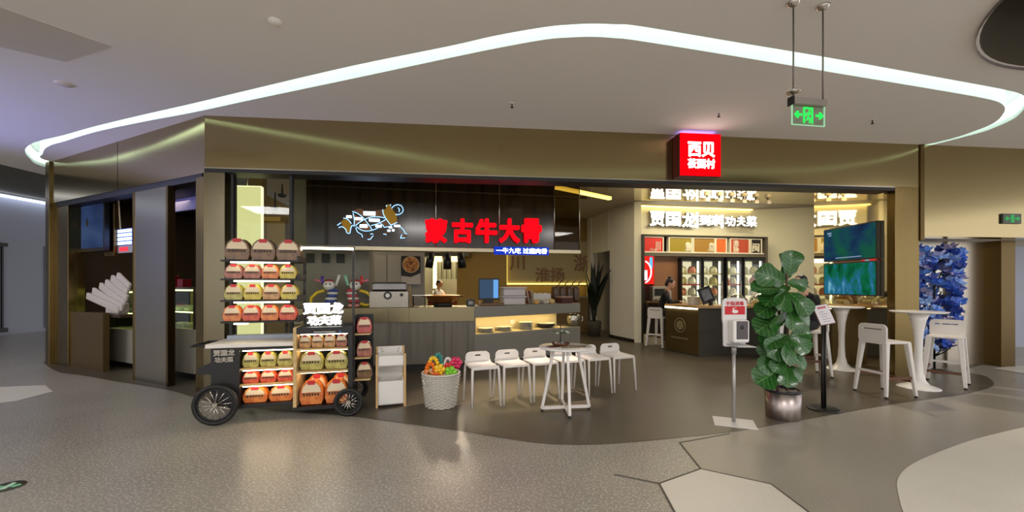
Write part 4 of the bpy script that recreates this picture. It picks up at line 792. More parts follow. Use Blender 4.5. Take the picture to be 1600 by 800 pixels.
# ---------------------------------------------------------------- tulip tables, stools
m_tul = M('tulip_white', (236, 232, 226), 0.28, coat=0.3)
def tulip(px, py, label, h=1.05, r=0.30):
    x, y = fl(px, py); t = thing('tulip_table', label, 'table', (x, y, 0), 0, 'white tulip tables')
    MB().lathe([(0, h-0.025), (r*0.9, h-0.025), (r, h-0.01), (r, h-0.004), (r*0.985, h), (0, h)], 40).build('table_top', m_tul, t)
    MB().lathe([(0.0, 0.0), (0.225, 0.0), (0.228, 0.008), (0.2, 0.022), (0.12, 0.05), (0.075, 0.11), (0.052, 0.22), (0.042, 0.4), (0.044, 0.6), (0.055, 0.78), (0.08, 0.92), (0.115, h-0.026), (0, h-0.026)], 32).build('pedestal', m_tul, t)
tulip(1435, 606, 'white tulip bar table between the two bar stools at right')
tulip(1315, 577, 'white tulip bar table in front of the wall screens')
tulip(1218, 591, 'white tulip bar table half hidden behind the fig plant')
m_stl = M('stool_white', (224, 218, 212), 0.4); m_foot = M('rubber', (30, 28, 26), 0.7); m_rung = M('brown_rung', (96, 58, 34), 0.5)
def rounded(w, h, r, n=5, x=0, z=0):
    P = []
    for cx, cz, a0 in ((w/2-r, h/2-r, 0), (-w/2+r, h/2-r, 90), (-w/2+r, -h/2+r, 180), (w/2-r, -h/2+r, 270)):
        P += [(x+cx+r*math.cos(math.radians(a0+90*i/n)), z+cz+r*math.sin(math.radians(a0+90*i/n))) for i in range(n+1)]
    return P
def holed_plate(outer, holes, y0, y1):
    """upright plate (x,z outline) with cut-outs and real thickness"""
    b = MB(); vs, fs = fill2d([outer]+holes, 0)
    b.add([(v[0], y0, v[1]) for v in vs], fs); b.add([(v[0], y1, v[1]) for v in vs], [f[::-1] for f in fs])
    for L in [outer]+holes:
        n = len(L); b.add([(p[0], y0, p[1]) for p in L]+[(p[0], y1, p[1]) for p in L], [(i, (i+1) % n, n+(i+1) % n, n+i) for i in range(n)], 0, True)
    return b
def low_stool(label, loc, rz):
    t = thing('low_stool', label, 'stool', loc, rz, 'white low stools in a row')
    # seat sheet with a soft front roll
    b = MB(); prof = [(-0.17, 0.445), (-0.165, 0.458), (-0.15, 0.465), (0.12, 0.468), (0.15, 0.478), (0.165, 0.5)]
    def wx(y): return 0.155 if y > -0.15 else 0.15
    vs = []; 
    for y, z in prof: vs += [(-wx(y)-0.01, y, z-0.016), (-wx(y), y, z), (wx(y), y, z), (wx(y)+0.01, y, z-0.016)]
    n = len(vs); vs2 = [(x*0.97, y, z-0.012) for x, y, z in vs]
    fs = [(4*i+j, 4*i+j+1, 4*i+j+5, 4*i+j+4) for i in range(len(prof)-1) for j in range(3)]
    b.add(vs, fs, 0, True); b.add(vs2, [f[::-1] for f in fs], 0, True); b.build('seat', m_stl, t)
    back = holed_plate([(x, z) for x, z in rounded(0.31, 0.135, 0.06, 5, 0, 0.525)], [rounded(0.075, 0.022, 0.01, 3, 0, 0.548)], 0.155, 0.170)
    back.build('backrest', m_stl, t)
    for sx in (-1, 1):
        for sy in (-1, 1):
            b = MB(); b.tube([(sx*0.148, sy*0.148, 0.462), (sx*0.158, sy*0.158, 0.43), (sx*0.172, sy*0.19, 0.0)], [0.017, 0.016, 0.010], 8); b.build('leg', m_stl, t)
    return t
ang = math.radians(21.7); p0 = Vector((-0.36, 4.86)); stp = Vector((0.357, 0.142))
for i, w in enumerate(('first from the balloon basket', 'second from the balloon basket', 'third from the balloon basket', 'fourth from the basket, behind the round table', 'fifth from the basket, behind the round table', 'farthest from the basket, right of the round table')):
    p = p0+stp*i; low_stool('white metal low stool with slotted back, '+w, (p.x, p.y, 0), ang)
def bar_stool(label, loc, rz):
    t = thing('bar_stool', label, 'bar stool', loc, rz, 'white bar stools')
    MB().box(-0.18, 0.18, -0.18, 0.17, 0.665, 0.695).build('seat', m_stl, t, bevel=0.014, seg=2)
    holed_plate(rounded(0.36, 0.25, 0.06, 5, 0, 0.785), [rounded(0.26, 0.014, 0.006, 2, 0, 0.845)], 0.160, 0.185).build('backrest', m_stl, t)
    for sx in (-1, 1):
        for sy in (-1, 1):
            b = MB(); b.add([(sx*x, sy*y, z) for x, y, z in ((0.12, 0.178, 0.68), (0.182, 0.178, 0.68), (0.182, 0.125, 0.68), (0.12, 0.125, 0.68), (0.185, 0.225, 0.02), (0.222, 0.225, 0.02), (0.222, 0.195, 0.02), (0.185, 0.195, 0.02))],
                            [(0, 1, 2, 3), (7, 6, 5, 4), (0, 4, 5, 1), (1, 5, 6, 2), (2, 6, 7, 3), (3, 7, 4, 0)])
            lg_ = b.build('leg', m_stl, t, bevel=0.006); MB().cyl((sx*0.204, sy*0.21, 0.0), (sx*0.204, sy*0.21, 0.022), 0.017, n=10).build('foot_cap', m_foot, lg_)
    for sx in (-1, 1): MB().bar((sx*0.18, -0.19, 0.24), (sx*0.18, 0.19, 0.24), 0.02, 0.035).build('rung', m_rung, t)
    MB().bar((-0.18, -0.19, 0.2), (0.18, -0.19, 0.2), 0.02, 0.035).build('rung', m_rung, t); MB().bar((-0.18, 0.19, 0.3), (0.18, 0.19, 0.3), 0.02, 0.03).build('rung', m_stl, t)
    return t
bar_stool('white bar stool in front of the pillar, back turned to the left', (4.80, 5.28, 0), math.radians(97))
bar_stool('white bar stool beside the blue sculpture at far right', (6.12, 5.78, 0), math.radians(-52))
bar_stool('white bar stool carrying the customer behind the fig plant', (4.66, 6.42, 0), math.radians(-100))
bar_stool('white bar stool carrying the attendant left of the service island', (3.34, 9.30, 0), math.radians(130))
# round white table
x, y = 0.60, 4.58
rt = thing('round_table', 'small round white table on a crossed metal base before the stools', 'table', (x, y, 0), math.radians(14))
MB().lathe([(0, 0.70), (0.29, 0.70), (0.298, 0.705), (0.298, 0.718), (0.292, 0.722), (0, 0.722)], 48).build('table_top', m_tul, rt)
ends = [(-0.27, 0.03), (-0.06, -0.27), (0.27, -0.03), (0.06, 0.27)]
for ex_, ey in ends:
    MB().bar((ex_*0.5, ey*0.5, 0.70), (ex_, ey, 0.035), 0.028, 0.028).build('leg', m_stl, rt); MB().cyl((ex_*0.98, ey*0.98, 0), (ex_*0.98, ey*0.98, 0.025), 0.014, n=10).build('foot', m_foot, rt)
for (a, c) in ((0, 2), (1, 3)): MB().bar((*ends[a], 0.042), (*ends[c], 0.042), 0.028, 0.03).build('base_bar', m_stl, rt)
t = thing('woven_tray', 'brown woven tray of pebbles on the round white table', 'tray', (x-0.05, y+0.05, 0.722))
MB().lathe([(0, 0), (0.085, 0), (0.105, 0.03), (0.098, 0.03), (0.08, 0.008), (0, 0.008)], 20).build('tray', M('wicker_brown', (96, 54, 30), 0.6, bump=(90, 0.5)), t)
rr = random.Random(5)
for i in range(12):
    a = i*2.4; r = 0.018*math.sqrt(i+0.3)
    MB().ball((r*math.cos(a), r*math.sin(a), 0.02+0.006*(i % 2)), (0.017, 0.014, 0.012), 8, 6).build('pebble', M('pebble%d' % (i % 3), ((190, 186, 180), (130, 120, 110), (90, 84, 80))[i % 3], 0.5), t)
t = thing('flower_sprig', 'thin stem with small pale green blossoms rising from the tray', 'plant', (x-0.05, y+0.06, 0.74))
MB().cyl((0, 0, 0), (0, 0, 0.22), 0.005, n=6).build('stem', m_black, t)
for i in range(9):
    a = i*0.7; MB().ball((0.085*math.cos(a), 0.085*math.sin(a)*0.6, 0.125+0.008*(i % 3)), (0.022, 0.018, 0.009), 8, 5).build('blossom', M('blossom%d' % (i % 2), ((190, 196, 180), (70, 96, 54))[i % 2], 0.5), t)
    MB().cyl((0, 0, 0.115), (0.07*math.cos(a), 0.07*math.sin(a)*0.6, 0.125), 0.0025, n=4).build('twig', M('twig_green', (60, 70, 40), 0.6), t)
for i, (dx, dy, r_, c, lab) in enumerate(((0.03, -0.1, 8, (196, 176, 150), 'cream printed leaflet lying at the front of the round table'), (0.13, -0.02, -14, (150, 128, 112), 'brown patterned leaflet lying at the right of the round table'), (-0.12, -0.03, 24, (96, 56, 44), 'dark red leaflet under the woven tray'))):
    tag(MB().box(-0.095, 0.095, -0.065, 0.065, 0, 0.0015).build('leaflet', M('leaflet%d' % i, c, 0.6, noise=(26, tuple(int(v*0.6) for v in c))), None, (x+dx, y+dy, 0.7225+0.0016*(i == 0)), math.radians(r_)), lab, 'leaflet', 'leaflets on the round table')
# hand sanitizer stand
x, y = fl(1147, 661)
st = thing('sanitizer_stand', 'white hand sanitizer stand with red label and dispenser', 'sanitizer stand', (x, y, 0), math.radians(-22))
MB().box(-0.19, 0.19, -0.15, 0.15, 0, 0.008).build('base_plate', M('stand_white', (222, 218, 216), 0.35), st, bevel=0.003)
MB().cyl((0, 0.02, 0.006), (0, 0.02, 0.80), 0.017, n=14).build('pole', M('pole_grey', (176, 172, 168), 0.3, 0.4), st)
MB().cyl((0, 0.02, 0.70), (0, 0.02, 0.79), 0.024, n=14).build('collar', M('pole_grey'  , (176, 172, 168), 0.3, 0.4), st)
st2 = obj('panel', MB().xprism([(-0.115, 0.79), (-0.10, 0.78), (0.10, 0.78), (0.115, 0.79), (0.118, 1.0), (0.128, 1.06), (0.128, 1.24), (0.10, 1.268), (0.0, 1.278), (-0.10, 1.268), (-0.128, 1.24), (-0.128, 1.06), (-0.118, 1.0)], -0.012, 0.012).mesh('panel', M('stand_white', (222, 218, 216), 0.35), 0.004), st, (0, 0, 0), math.radians(26))
MB().box(-0.105, 0.105, -0.016, -0.012, 1.105, 1.19).build('red_label', M('label_red', (200, 22, 34), 0.5), st2)
text('lettering', '手指消毒', 0.19, 0.042, M('label_red'  , (200, 22, 34), 0.5), st2, (0, -0.014, 1.218), 0, 0.004, 0.02)
b = MB(); b.ball((0.0, -0.017, 1.135), (0.035, 0.003, 0.018)); b.bar((-0.02, -0.017, 1.13), (-0.018, -0.017, 1.172), 0.012, 0.004); b.bar((-0.012, -0.017, 1.165), (0.012, -0.017, 1.178), 0.006, 0.003); b.build('hand_symbol', m_white, st2)
db = MB().box(-0.075, 0.095, -0.11, -0.014, 0.83, 1.055).build('dispenser', m_white, st2, bevel=0.02, seg=3)
MB().box(-0.045, 0.075, -0.114, -0.108, 0.865, 1.045).build('smoked_front', M('smoke_grey', (82, 74, 76), 0.25), db, bevel=0.003); MB().ball((0.01, -0.113, 0.985), (0.022, 0.006, 0.022)).build('sensor', m_black, db)
MB().xprism([(-0.09, 0.80), (0.1, 0.795), (0.1, 0.805), (-0.09, 0.815)], -0.2, -0.01).build('drip_tray', M('tray_grey', (190, 188, 186), 0.4), st2, bevel=0.003)
# menu stand
x, y = fl(1287, 640)
ms = thing('menu_stand', 'black twin pole floor stand holding a tilted menu card', 'menu stand', (x, y, 0), math.radians(10))
MB().lathe([(0, 0), (0.155, 0), (0.158, 0.012), (0.14, 0.022), (0, 0.025)], 32).build('base', m_black, ms)
for s in (-1, 1): MB().cyl((s*0.018, 0, 0.02), (s*0.018, 0, 1.0), 0.0125, n=12).build('pole', m_black, ms)
b = MB(); b.T = Matrix.Translation((0.0, 0, 1.07)) @ Matrix.Rotation(math.radians(-8), 4, 'Y') @ Matrix.Rotation(math.radians(-20), 4, 'X'); b.box(-0.10, 0.10, -0.004, 0.004, -0.118, 0.118)
fr_ = b.build('card_holder', M('holder_red_brown', (96, 60, 58), 0.4), ms)
b = MB(); b.T = Matrix.Translation((0.0, 0, 1.07)) @ Matrix.Rotation(math.radians(-8), 4, 'Y') @ Matrix.Rotation(math.radians(-20), 4, 'X'); b.box(-0.092, 0.094, -0.006, -0.004, -0.108, 0.112)
b.build('card', M('card_white', (226, 220, 224), 0.4), fr_)
b = MB(); b.T = Matrix.Translation((0.0, 0, 1.07)) @ Matrix.Rotation(math.radians(-8), 4, 'Y') @ Matrix.Rotation(math.radians(-20), 4, 'X')
for i in range(4): b.box(-0.05+i*0.028, -0.028+i*0.028, -0.0075, -0.006, 0.07, 0.092)
b.build('red_title', M('title_red', (190, 60, 72), 0.5), fr_)
b = MB(); b.T = Matrix.Translation((0.0, 0, 1.07)) @ Matrix.Rotation(math.radians(-8), 4, 'Y') @ Matrix.Rotation(math.radians(-20), 4, 'X')
for i, w in enumerate((0.06, 0.1, 0.08, 0.11, 0.09)): b.box(-0.05, -0.05+w, -0.0075, -0.006, 0.03-i*0.028, 0.036-i*0.028)
b.build('text_lines', M('line_grey', (150, 140, 160), 0.6), fr_)
# white shelf unit by the cart
x, y = -1.44, 4.86
sh = thing('white_shelf_unit', 'small white two tier shelf unit with wooden posts', 'shelf unit', (x, y, 0), math.radians(18))
m_pine = M('pine', (206, 168, 112), 0.55)
for sx in (-1, 1):
    MB().box(sx*0.155-0.012, sx*0.155+0.012, -0.165, -0.135, 0, 0.61).build('post', m_pine, sh, bevel=0.002); MB().box(sx*0.155-0.012, sx*0.155+0.012, 0.135, 0.165, 0, 0.66).build('post', m_pine, sh, bevel=0.002)
def tray(z0, z1, zb):
    b = MB(); b.box(-0.143, 0.143, -0.155, 0.155, z0, z0+0.012); b.box(-0.143, 0.143, -0.155, -0.143, z0, z1); b.box(-0.143, 0.143, 0.143, 0.155, z0, zb); b.box(-0.143, -0.131, -0.155, 0.155, z0, z1); b.box(0.131, 0.143, -0.155, 0.155, z0, z1); return b
tray(0.47, 0.59, 0.66).build('upper_tray', m_white, sh); tray(0.03, 0.30, 0.42).build('lower_bin', m_white, sh)
for sx in (-0.09, -0.1, 0.09, 0.1): MB().cyl((sx, 0.142, 0.63 if abs(sx) > 0.095 else 0.60), (sx, 0.138, 0.63 if abs(sx) > 0.095 else 0.60), 0.006, n=8).build('screw', m_foot, sh)
# ---------------------------------------------------------------- food cart
CT = Frame(-2.97, 4.11, 14.7); cta = CT.a
m_blk = M('cart_black', (16, 15, 14), 0.45); m_ply = M('cart_ply', (206, 176, 124), 0.5, noise=(1.0, (190, 158, 106), 4, (3, 3, 24)))
m_top = M('cart_top', (226, 220, 210), 0.4); m_strip = E('cart_led', (255, 236, 195), 14.0)
ct = thing('food_cart', 'black wheeled food cart with wooden shelves and lit racks', 'food cart', CT.w(0, 0, 0), cta)
D = 0.5
lb = MB().box(-0.065, 0.19, 0.05, D, 0.17, 0.765).build('left_cabinet', m_blk, ct)
MB().box(0.19, 0.70, D-0.03, D, 0.17, 0.765).build('back_board', m_blk, ct)
MB().box(0.19, 0.70, 0.05, D-0.03, 0.73, 0.765).build('head_board', m_blk, ct); MB().box(0.19, 0.70, 0.05, D-0.03, 0.135, 0.17).build('bottom_board', m_blk, ct)
for z in (0.375, 0.54): MB().box(0.19, 0.70, 0.055, D-0.03, z-0.016, z).build('shelf', m_ply, ct)
for z in (0.722, 0.352, 0.517): MB().box(0.21, 0.68, 0.075, 0.095, z-0.006, z+0.006).build('led_strip', m_strip, ct)
MB().box(-0.105, 0.705, 0.02, D+0.02, 0.765, 0.805).build('table_top', m_top, ct, bevel=0.004)
MB().box(-0.05, 0.70, D-0.1, D, 0.806, 0.85).build('rear_rail', M('rail_blue_grey', (150, 156, 170), 0.4), ct)
sgn = text('lettering', '贾国龙', 0.19, 0.062, M('cart_letter', (176, 166, 154), 0.5), lb, (0.055, 0.044, 0.715), 0, 0.012, 0.03)
text('lettering', '功夫菜', 0.165, 0.055, M('cart_letter'), lb, (0.055, 0.044, 0.645), 0, 0.012, 0.03)
# right, taller cabinet
MB().box(0.70, 0.732, 0.0, D, 0.12, 0.955).build('side_board', m_ply, ct); MB().box(1.24, 1.285, 0.0, D, 0.12, 0.955).build('side_board', m_blk, ct)
MB().box(0.732, 1.24, D-0.03, D, 0.12, 0.955).build('back_board', m_blk, ct); MB().box(0.70, 1.285, 0.0, D, 0.085, 0.12).build('bottom_board', m_blk, ct)
hd = MB().box(0.732, 1.24, 0.005, D-0.03, 0.925, 0.955).build('head_board', m_blk, ct); MB().box(0.732, 1.24, 0.005, 0.02, 0.885, 0.925).build('head_strip', m_blk, hd)
for i in range(12): MB().box(0.90+i*0.018, 0.912+i*0.018, 0.001, 0.005, 0.900, 0.909).build('tiny_lettering', m_white, hd)
MB().cyl((1.16, 0.001, 0.905), (1.16, 0.005, 0.905), 0.012, n=12).build('tiny_logo', M('logo_blue', (70, 90, 150), 0.5), hd)
for z in (0.49, 0.73): MB().box(0.732, 1.24, 0.01, D-0.03, z-0.018, z).build('shelf', m_ply, ct)
for z in (0.873, 0.70, 0.46): MB().box(0.75, 1.22, 0.09, 0.11, z-0.006, z+0.006).build('led_strip', m_strip, ct)
# lit lettering on the taller cabinet
text('glowing_lettering', '贾国龙', 0.40, 0.125, E('cart_sign', (255, 252, 244), 4.0), ct, (0.975, 0.12, 1.15), 0, 0.05, 0.035)
text('glowing_lettering', '功夫菜', 0.34, 0.105, E('cart_sign'), ct, (0.985, 0.12, 1.02), 0, 0.05, 0.035)
for z in (0.965, 1.085, 1.205): MB().box(0.78, 1.18, 0.145, 0.155, z-0.004, z+0.004).build('lettering_rail', m_blk, ct)
for x_ in (0.80, 1.16): MB().box(x_-0.005, x_+0.005, 0.155, 0.165, 0.955, 1.21).build('lettering_stay', m_blk, ct)
# upper rack
for x in (-0.03, 0.715): MB().box(x-0.014, x+0.014, D-0.06, D-0.03, 0.80, 1.70).build('rack_post', m_blk, ct)
rz_ = [1.02, 1.245, 1.472, 1.67]
for i, z in enumerate(rz_):
    sf = MB().box(-0.03, 0.72, 0.18, D-0.04, z-0.018, z).build('rack_shelf', m_blk, ct)
    MB().box(0.705, 0.725, 0.14, D-0.04, z-0.018, z+0.05).build('shelf_cheek', m_blk, sf)
    MB().box(0.06 if i == 3 else 0.09, 0.62 if i else 0.22, 0.185, 0.205, z-0.032, z-0.019).build('led_strip', m_strip, ct)
MB().box(1.235, 1.262, D-0.10, D-0.07, 0.955, 1.84).build('canopy_post', m_blk, ct); MB().box(0.70, 1.262, D-0.11, D-0.06, 1.84, 1.856).build('canopy_bar', m_blk, ct)
MB().box(0.70, 1.25, D-0.13, D-0.10, 1.815, 1.84).build('canopy_lamp', E('canopy_lamp', (255, 240, 200), 9.0), ct)
# wheels
def wheel(x, y, r):
    t = MB(); t.T = Matrix.Translation((x, y, r)); N = 40
    t.tube([((r-0.022)*math.cos(2*math.pi*i/N), 0, (r-0.022)*math.sin(2*math.pi*i/N)) for i in range(N)], 0.022, 10, closed=True); w = t.build('wheel', M('tyre', (20, 19, 17), 0.6), ct)
    t = MB(); t.T = Matrix.Translation((x, y, r)); t.tube([((r-0.05)*math.cos(2*math.pi*i/N), 0, (r-0.05)*math.sin(2*math.pi*i/N)) for i in range(N)], 0.010, 6, closed=True); t.build('rim', m_blk, w)
    t = MB(); t.T = Matrix.Translation((x, y, r)); t.cyl((0, -0.025, 0), (0, 0.03, 0), 0.022, n=16); t.build('hub', m_steel, w)
    for i in range(14):
        a = 2*math.pi*i/14; t = MB(); t.T = Matrix.Translation((x, y, r)); t.cyl((0.018*math.cos(a), 0.012*(-1)**i, 0.018*math.sin(a)), ((r-0.05)*math.cos(a+0.08), 0, (r-0.05)*math.sin(a+0.08)), 0.0035, n=5); t.build('spoke', m_chrome, w)
wheel(0.0, -0.02, 0.205); wheel(1.25, -0.05, 0.152); wheel(0.0, D+0.06, 0.205); wheel(1.25, D+0.06, 0.152)
MB().cyl((0, -0.03, 0.205), (0, D+0.07, 0.205), 0.014, n=10).build('axle', m_blk, ct); MB().cyl((1.25, -0.05, 0.152), (1.25, D+0.07, 0.152), 0.012, n=10).build('axle', m_blk, ct)
# push handle and side box at the left
MB().tube([(-0.06, 0.1, 0.76), (-0.15, 0.09, 0.79), (-0.24, 0.09, 0.785)], 0.012, 8).build('handle_arm', m_blk, ct); MB().tube([(-0.06, 0.42, 0.76), (-0.15, 0.42, 0.79), (-0.24, 0.42, 0.785)], 0.012, 8).build('handle_arm', m_blk, ct)
MB().cyl((-0.235, 0.05, 0.786), (-0.235, 0.46, 0.786), 0.014, n=10).build('handle_grip', m_blk, ct)
MB().xprism([(-0.2, 0.49), (-0.065, 0.49), (-0.065, 0.62), (-0.2, 0.56)], 0.1, 0.42).build('side_box', m_blk, ct)
# side shelves at the right end
for z in (0.36, 0.60, 0.865): MB().box(1.285, 1.46, 0.08, 0.42, z-0.014, z).build('end_shelf', m_ply, ct)
MB().box(1.285, 1.30, 0.08, 0.42, 0.30, 1.06).build('end_board', m_blk, ct); MB().box(1.285, 1.47, 0.42, 0.435, 0.30, 1.06).build('end_back', m_blk, ct)

# ---------------------------------------------------------------- meal packs
m_card = M('pack_card', (226, 206, 172), 0.45); m_tab = M('pack_tab', (190, 40, 44), 0.45); m_ink = M('pack_ink', (66, 50, 30), 0.6)
PK = {}
OUT8 = [(-0.42, 0.0), (0.42, 0.0), (0.5, 0.22), (0.5, 0.48), (0.4, 0.78), (0.24, 0.94), (-0.24, 0.94), (-0.4, 0.78), (-0.5, 0.48), (-0.5, 0.22)]
def pack_meshes(kind, c1, c2):
    b = MB(); vs = []; n = len(OUT8)
    for y, s in ((0.5, 0.86), (0.28, 0.98), (-0.3, 1.0), (-0.46, 0.95)): vs += [(x*s, y, 0.47+(z-0.47)*s) for x, z in OUT8]
    zmin = min(v[2] for v in vs); vs = [(x, y, z-zmin) for x, y, z in vs]
    fs = [(k*n+i, k*n+(i+1) % n, (k+1)*n+(i+1) % n, (k+1)*n+i) for k in range(3) for i in range(n)]+[list(range(n))[::-1], [3*n+i for i in range(n)]]
    b.add(vs, fs)
    return b.mesh('pouch', M('pouch_'+kind, c1, 0.3, noise=(5, c2, 5), coat=0.4))
card_me = MB().xprism([(-0.40, 0.50), (0.40, 0.50), (0.33, 0.72), (0.2, 0.85), (-0.2, 0.85), (-0.33, 0.72)], -0.485, -0.465).mesh('label_card', m_card)
tab_me = MB().box(-0.15, 0.15, -0.50, -0.44, 0.80, 0.97).mesh('red_tab', m_tab)
ink = MB()
for i in range(6): ink.box(-0.33+i*0.115, -0.255+i*0.115, -0.492, -0.46, 0.36, 0.47)
ink_me = ink.mesh('print_marks', m_ink)
KINDS = {'brown': ((92, 60, 30), (130, 92, 44)), 'orange': ((196, 84, 30), (226, 140, 60)), 'yellow': ((190, 160, 30), (214, 196, 74)), 'olive': ((146, 134, 52), (196, 184, 96)), 'red': ((186, 44, 30), (214, 96, 50)), 'tan': ((170, 110, 56), (206, 160, 96)), 'mauve': ((140, 72, 56), (180, 110, 84)), 'pink': ((196, 56, 66), (170, 90, 70))}
for k, (a, c) in KINDS.items(): PK[k] = pack_meshes(k, a, c)
def pack(kind, label, x, z, w, h, y, dep, rz=0.0, group='meal packs on the food cart'):
    t = thing('meal_pack', label, 'meal pack', CT.w(x, y, z), cta+rz, group)
    for nm, me in (('pouch', PK[kind]), ('label_card', card_me), ('red_tab', tab_me), ('print_marks', ink_me)):
        o = obj(nm, me, t); o.scale = (w, dep, h)
        if nm == 'print_marks': o['kind'] = 'stuff'
pos3 = ('leftmost', 'middle', 'rightmost'); pos4 = ('leftmost', 'second from left', 'third from left', 'rightmost')
for i in range(3): pack('brown', 'large dark brown meal pack on the cart rack top, '+pos3[i], 0.115+i*0.245, 1.67, 0.246, 0.235, 0.27, 0.15)
for i, k in enumerate(('mauve', 'mauve', 'orange', 'yellow')): pack(k, '%s meal pack on the second shelf down of the cart rack, %s' % ({'mauve': 'brownish red', 'orange': 'orange', 'yellow': 'yellow'}[k], pos4[i]), 0.08+i*0.173, 1.472, 0.176, 0.158, 0.26, 0.11)
for i, k in enumerate(('olive', 'yellow', 'tan', 'yellow')): pack(k, '%s meal pack on the third shelf down of the cart rack, %s' % ({'olive': 'olive', 'yellow': 'yellow', 'tan': 'tan'}[k], pos4[i]), 0.08+i*0.178, 1.245, 0.18, 0.172, 0.26, 0.11)
for i in range(4): pack('red' if i % 2 else 'orange', 'reddish orange meal pack on the lowest shelf of the cart rack, '+pos4[i], 0.065+i*0.178, 1.02, 0.18, 0.175, 0.26, 0.11)
for i in range(3): pack('olive', 'olive meal pack on the upper shelf of the cart left cabinet, '+pos3[i], 0.275+i*0.163, 0.541, 0.158, 0.165, 0.15, 0.11)
for i in range(3): pack('red', 'red meal pack on the middle shelf of the cart left cabinet, '+pos3[i], 0.275+i*0.163, 0.376, 0.158, 0.13, 0.15, 0.11)
for i in range(2): pack('orange', ('left', 'right')[i]+' orange meal pack on the bottom of the cart left cabinet', 0.315+i*0.245, 0.171, 0.235, 0.17, 0.16, 0.13)
for i in range(4): pack('tan' if i < 3 else 'mauve', 'small tan meal pack on the top shelf of the cart right cabinet, '+pos4[i], 0.80+i*0.122, 0.731, 0.128 if False else 0.12, 0.145, 0.11, 0.10)
for i in range(2): pack('olive', ('left', 'right')[i]+' large green olive meal pack on the middle shelf of the cart right cabinet', 0.865+i*0.25, 0.491, 0.24, 0.205, 0.12, 0.13)
for i in range(2): pack('orange', ('left', 'right')[i]+' large orange meal pack on the bottom of the cart right cabinet', 0.865+i*0.25, 0.121, 0.24, 0.27, 0.12, 0.14)
for i in range(2): pack('orange', ('left', 'right')[i]+' orange meal pack behind the front one on the bottom of the cart right cabinet', 0.885+i*0.25, 0.121, 0.22, 0.30, 0.30, 0.13)
for i, (z, k, w) in enumerate(((0.866, 'pink', 'top'), (0.601, 'mauve', 'middle'), (0.361, 'brown', 'bottom'))): pack(k, 'red brown meal pack on the %s end shelf beside the white shelf unit' % w, 1.385, z, 0.165, 0.185, 0.2, 0.12, math.radians(8))
# ---------------------------------------------------------------- basket of balloon twists
x, y = fl(689, 634)
bk = thing('wicker_basket', 'white wicker basket filled with twisted balloons', 'basket', (x, y, 0))
m_wick = M('white_wicker', (206, 200, 188), 0.6)
H, R0, R1 = 0.385, 0.168, 0.213
MB().lathe([(0, 0.012), (R0-0.012, 0.012), (R1-0.014, H-0.02), (R1-0.006, H)], 40).build('liner', M('basket_liner', (186, 178, 164), 0.7), bk)
for i in range(28):
    a = 2*math.pi*i/28; MB().tube([((R0+(R1-R0)*f)*math.cos(a), (R0+(R1-R0)*f)*math.sin(a), 0.005+f*(H-0.01)) for f in (0, 0.5, 1)], 0.0055, 5).build('stake', m_wick, bk)
for k in range(19):
    z = 0.012+k*0.0192; r = R0+(R1-R0)*z/H; n = 28
    MB().tube([((r+0.010*(-1)**(i+k))*math.cos(2*math.pi*i/n), (r+0.010*(-1)**(i+k))*math.sin(2*math.pi*i/n), z) for i in range(n)], 0.0085, 5, closed=True).build('weave_ring', m_wick, bk)
MB().tube([(R1*math.cos(2*math.pi*i/40), R1*math.sin(2*math.pi*i/40), H) for i in range(40)], 0.013, 8, closed=True).build('rim', m_wick, bk)
MB().tube([(-R1*0.72, -R1*0.66, H-0.03), (-R1*0.8, -R1*0.82, H-0.06), (-R1*0.68, -R1*0.86, H-0.1), (-R1*0.6, -R1*0.76, H-0.07)], 0.008, 6).build('ring_handle', m_wick, bk)
def bl_m(n, c=None): return M('balloon_'+n, c, 0.25, coat=0.5)
def chain(name, label, pts, r, m, closed=True):
    """twisted balloon: sausage beads strung along a path"""
    b = MB(); P = smooth_pts([Vector(p) for p in pts], 3, closed)
    t = thing('balloon_twist', label, 'balloon', (x, y, H-0.11), 0, 'twisted balloons in the basket')
    N = len(P)
    for i in range(N if closed else N-1):
        a, c = P[i], P[(i+1) % N]; d = (c-a); L = d.length
        prof = [(0.35, 0.0), (0.85, 0.12), (1.0, 0.35), (1.0, 0.65), (0.85, 0.88), (0.35, 1.0)]
        b.tube([a+d*f for _, f in prof], [r*q for q, _ in prof], 8)
    b.build('balloon', m, t)
def flower(name, label, c, R, m, k=6):
    t = thing('balloon_twist', label, 'balloon', (x, y, H-0.11), 0, 'twisted balloons in the basket')
    b = MB()
    for i in range(k):
        a = 2*math.pi*i/k; b.ball((c[0]+R*0.62*math.cos(a), c[1]-0.012*(i % 2), c[2]+R*0.62*math.sin(a)), (R*0.5, R*0.45, R*0.5), 10, 8)
    b.build('petals', m, t); MB().ball((c[0], c[1]-R*0.35, c[2]), R*0.36, 10, 8).build('centre', m, t)
    MB().tube([(c[0], c[1]+0.01, c[2]), (c[0]*0.7, c[1]*0.5+0.02, c[2]*0.5), (c[0]*0.4, 0.0, 0.02)], 0.018, 8).build('stalk', m, t)
chain('o', 'orange balloon loop standing at the left of the basket', [(-0.17, -0.03, 0.03), (-0.16, -0.03, 0.16), (-0.12, -0.04, 0.23), (-0.07, -0.04, 0.17), (-0.09, -0.03, 0.04)], 0.026, bl_m('orange', (244, 120, 12)))
chain('y', 'yellow balloon loop behind the orange one', [(-0.15, 0.03, 0.12), (-0.13, 0.03, 0.25), (-0.085, 0.03, 0.28), (-0.045, 0.03, 0.2), (-0.06, 0.03, 0.05)], 0.024, bl_m('yellow', (238, 196, 24)))
chain('t', 'teal balloon curl at the back of the basket', [(-0.085, 0.09, 0.27), (-0.055, 0.09, 0.31), (-0.02, 0.09, 0.28), (-0.015, 0.09, 0.2), (0.0, 0.08, 0.12), (-0.02, 0.07, 0.02)], 0.026, bl_m('teal', (34, 140, 132)), False)
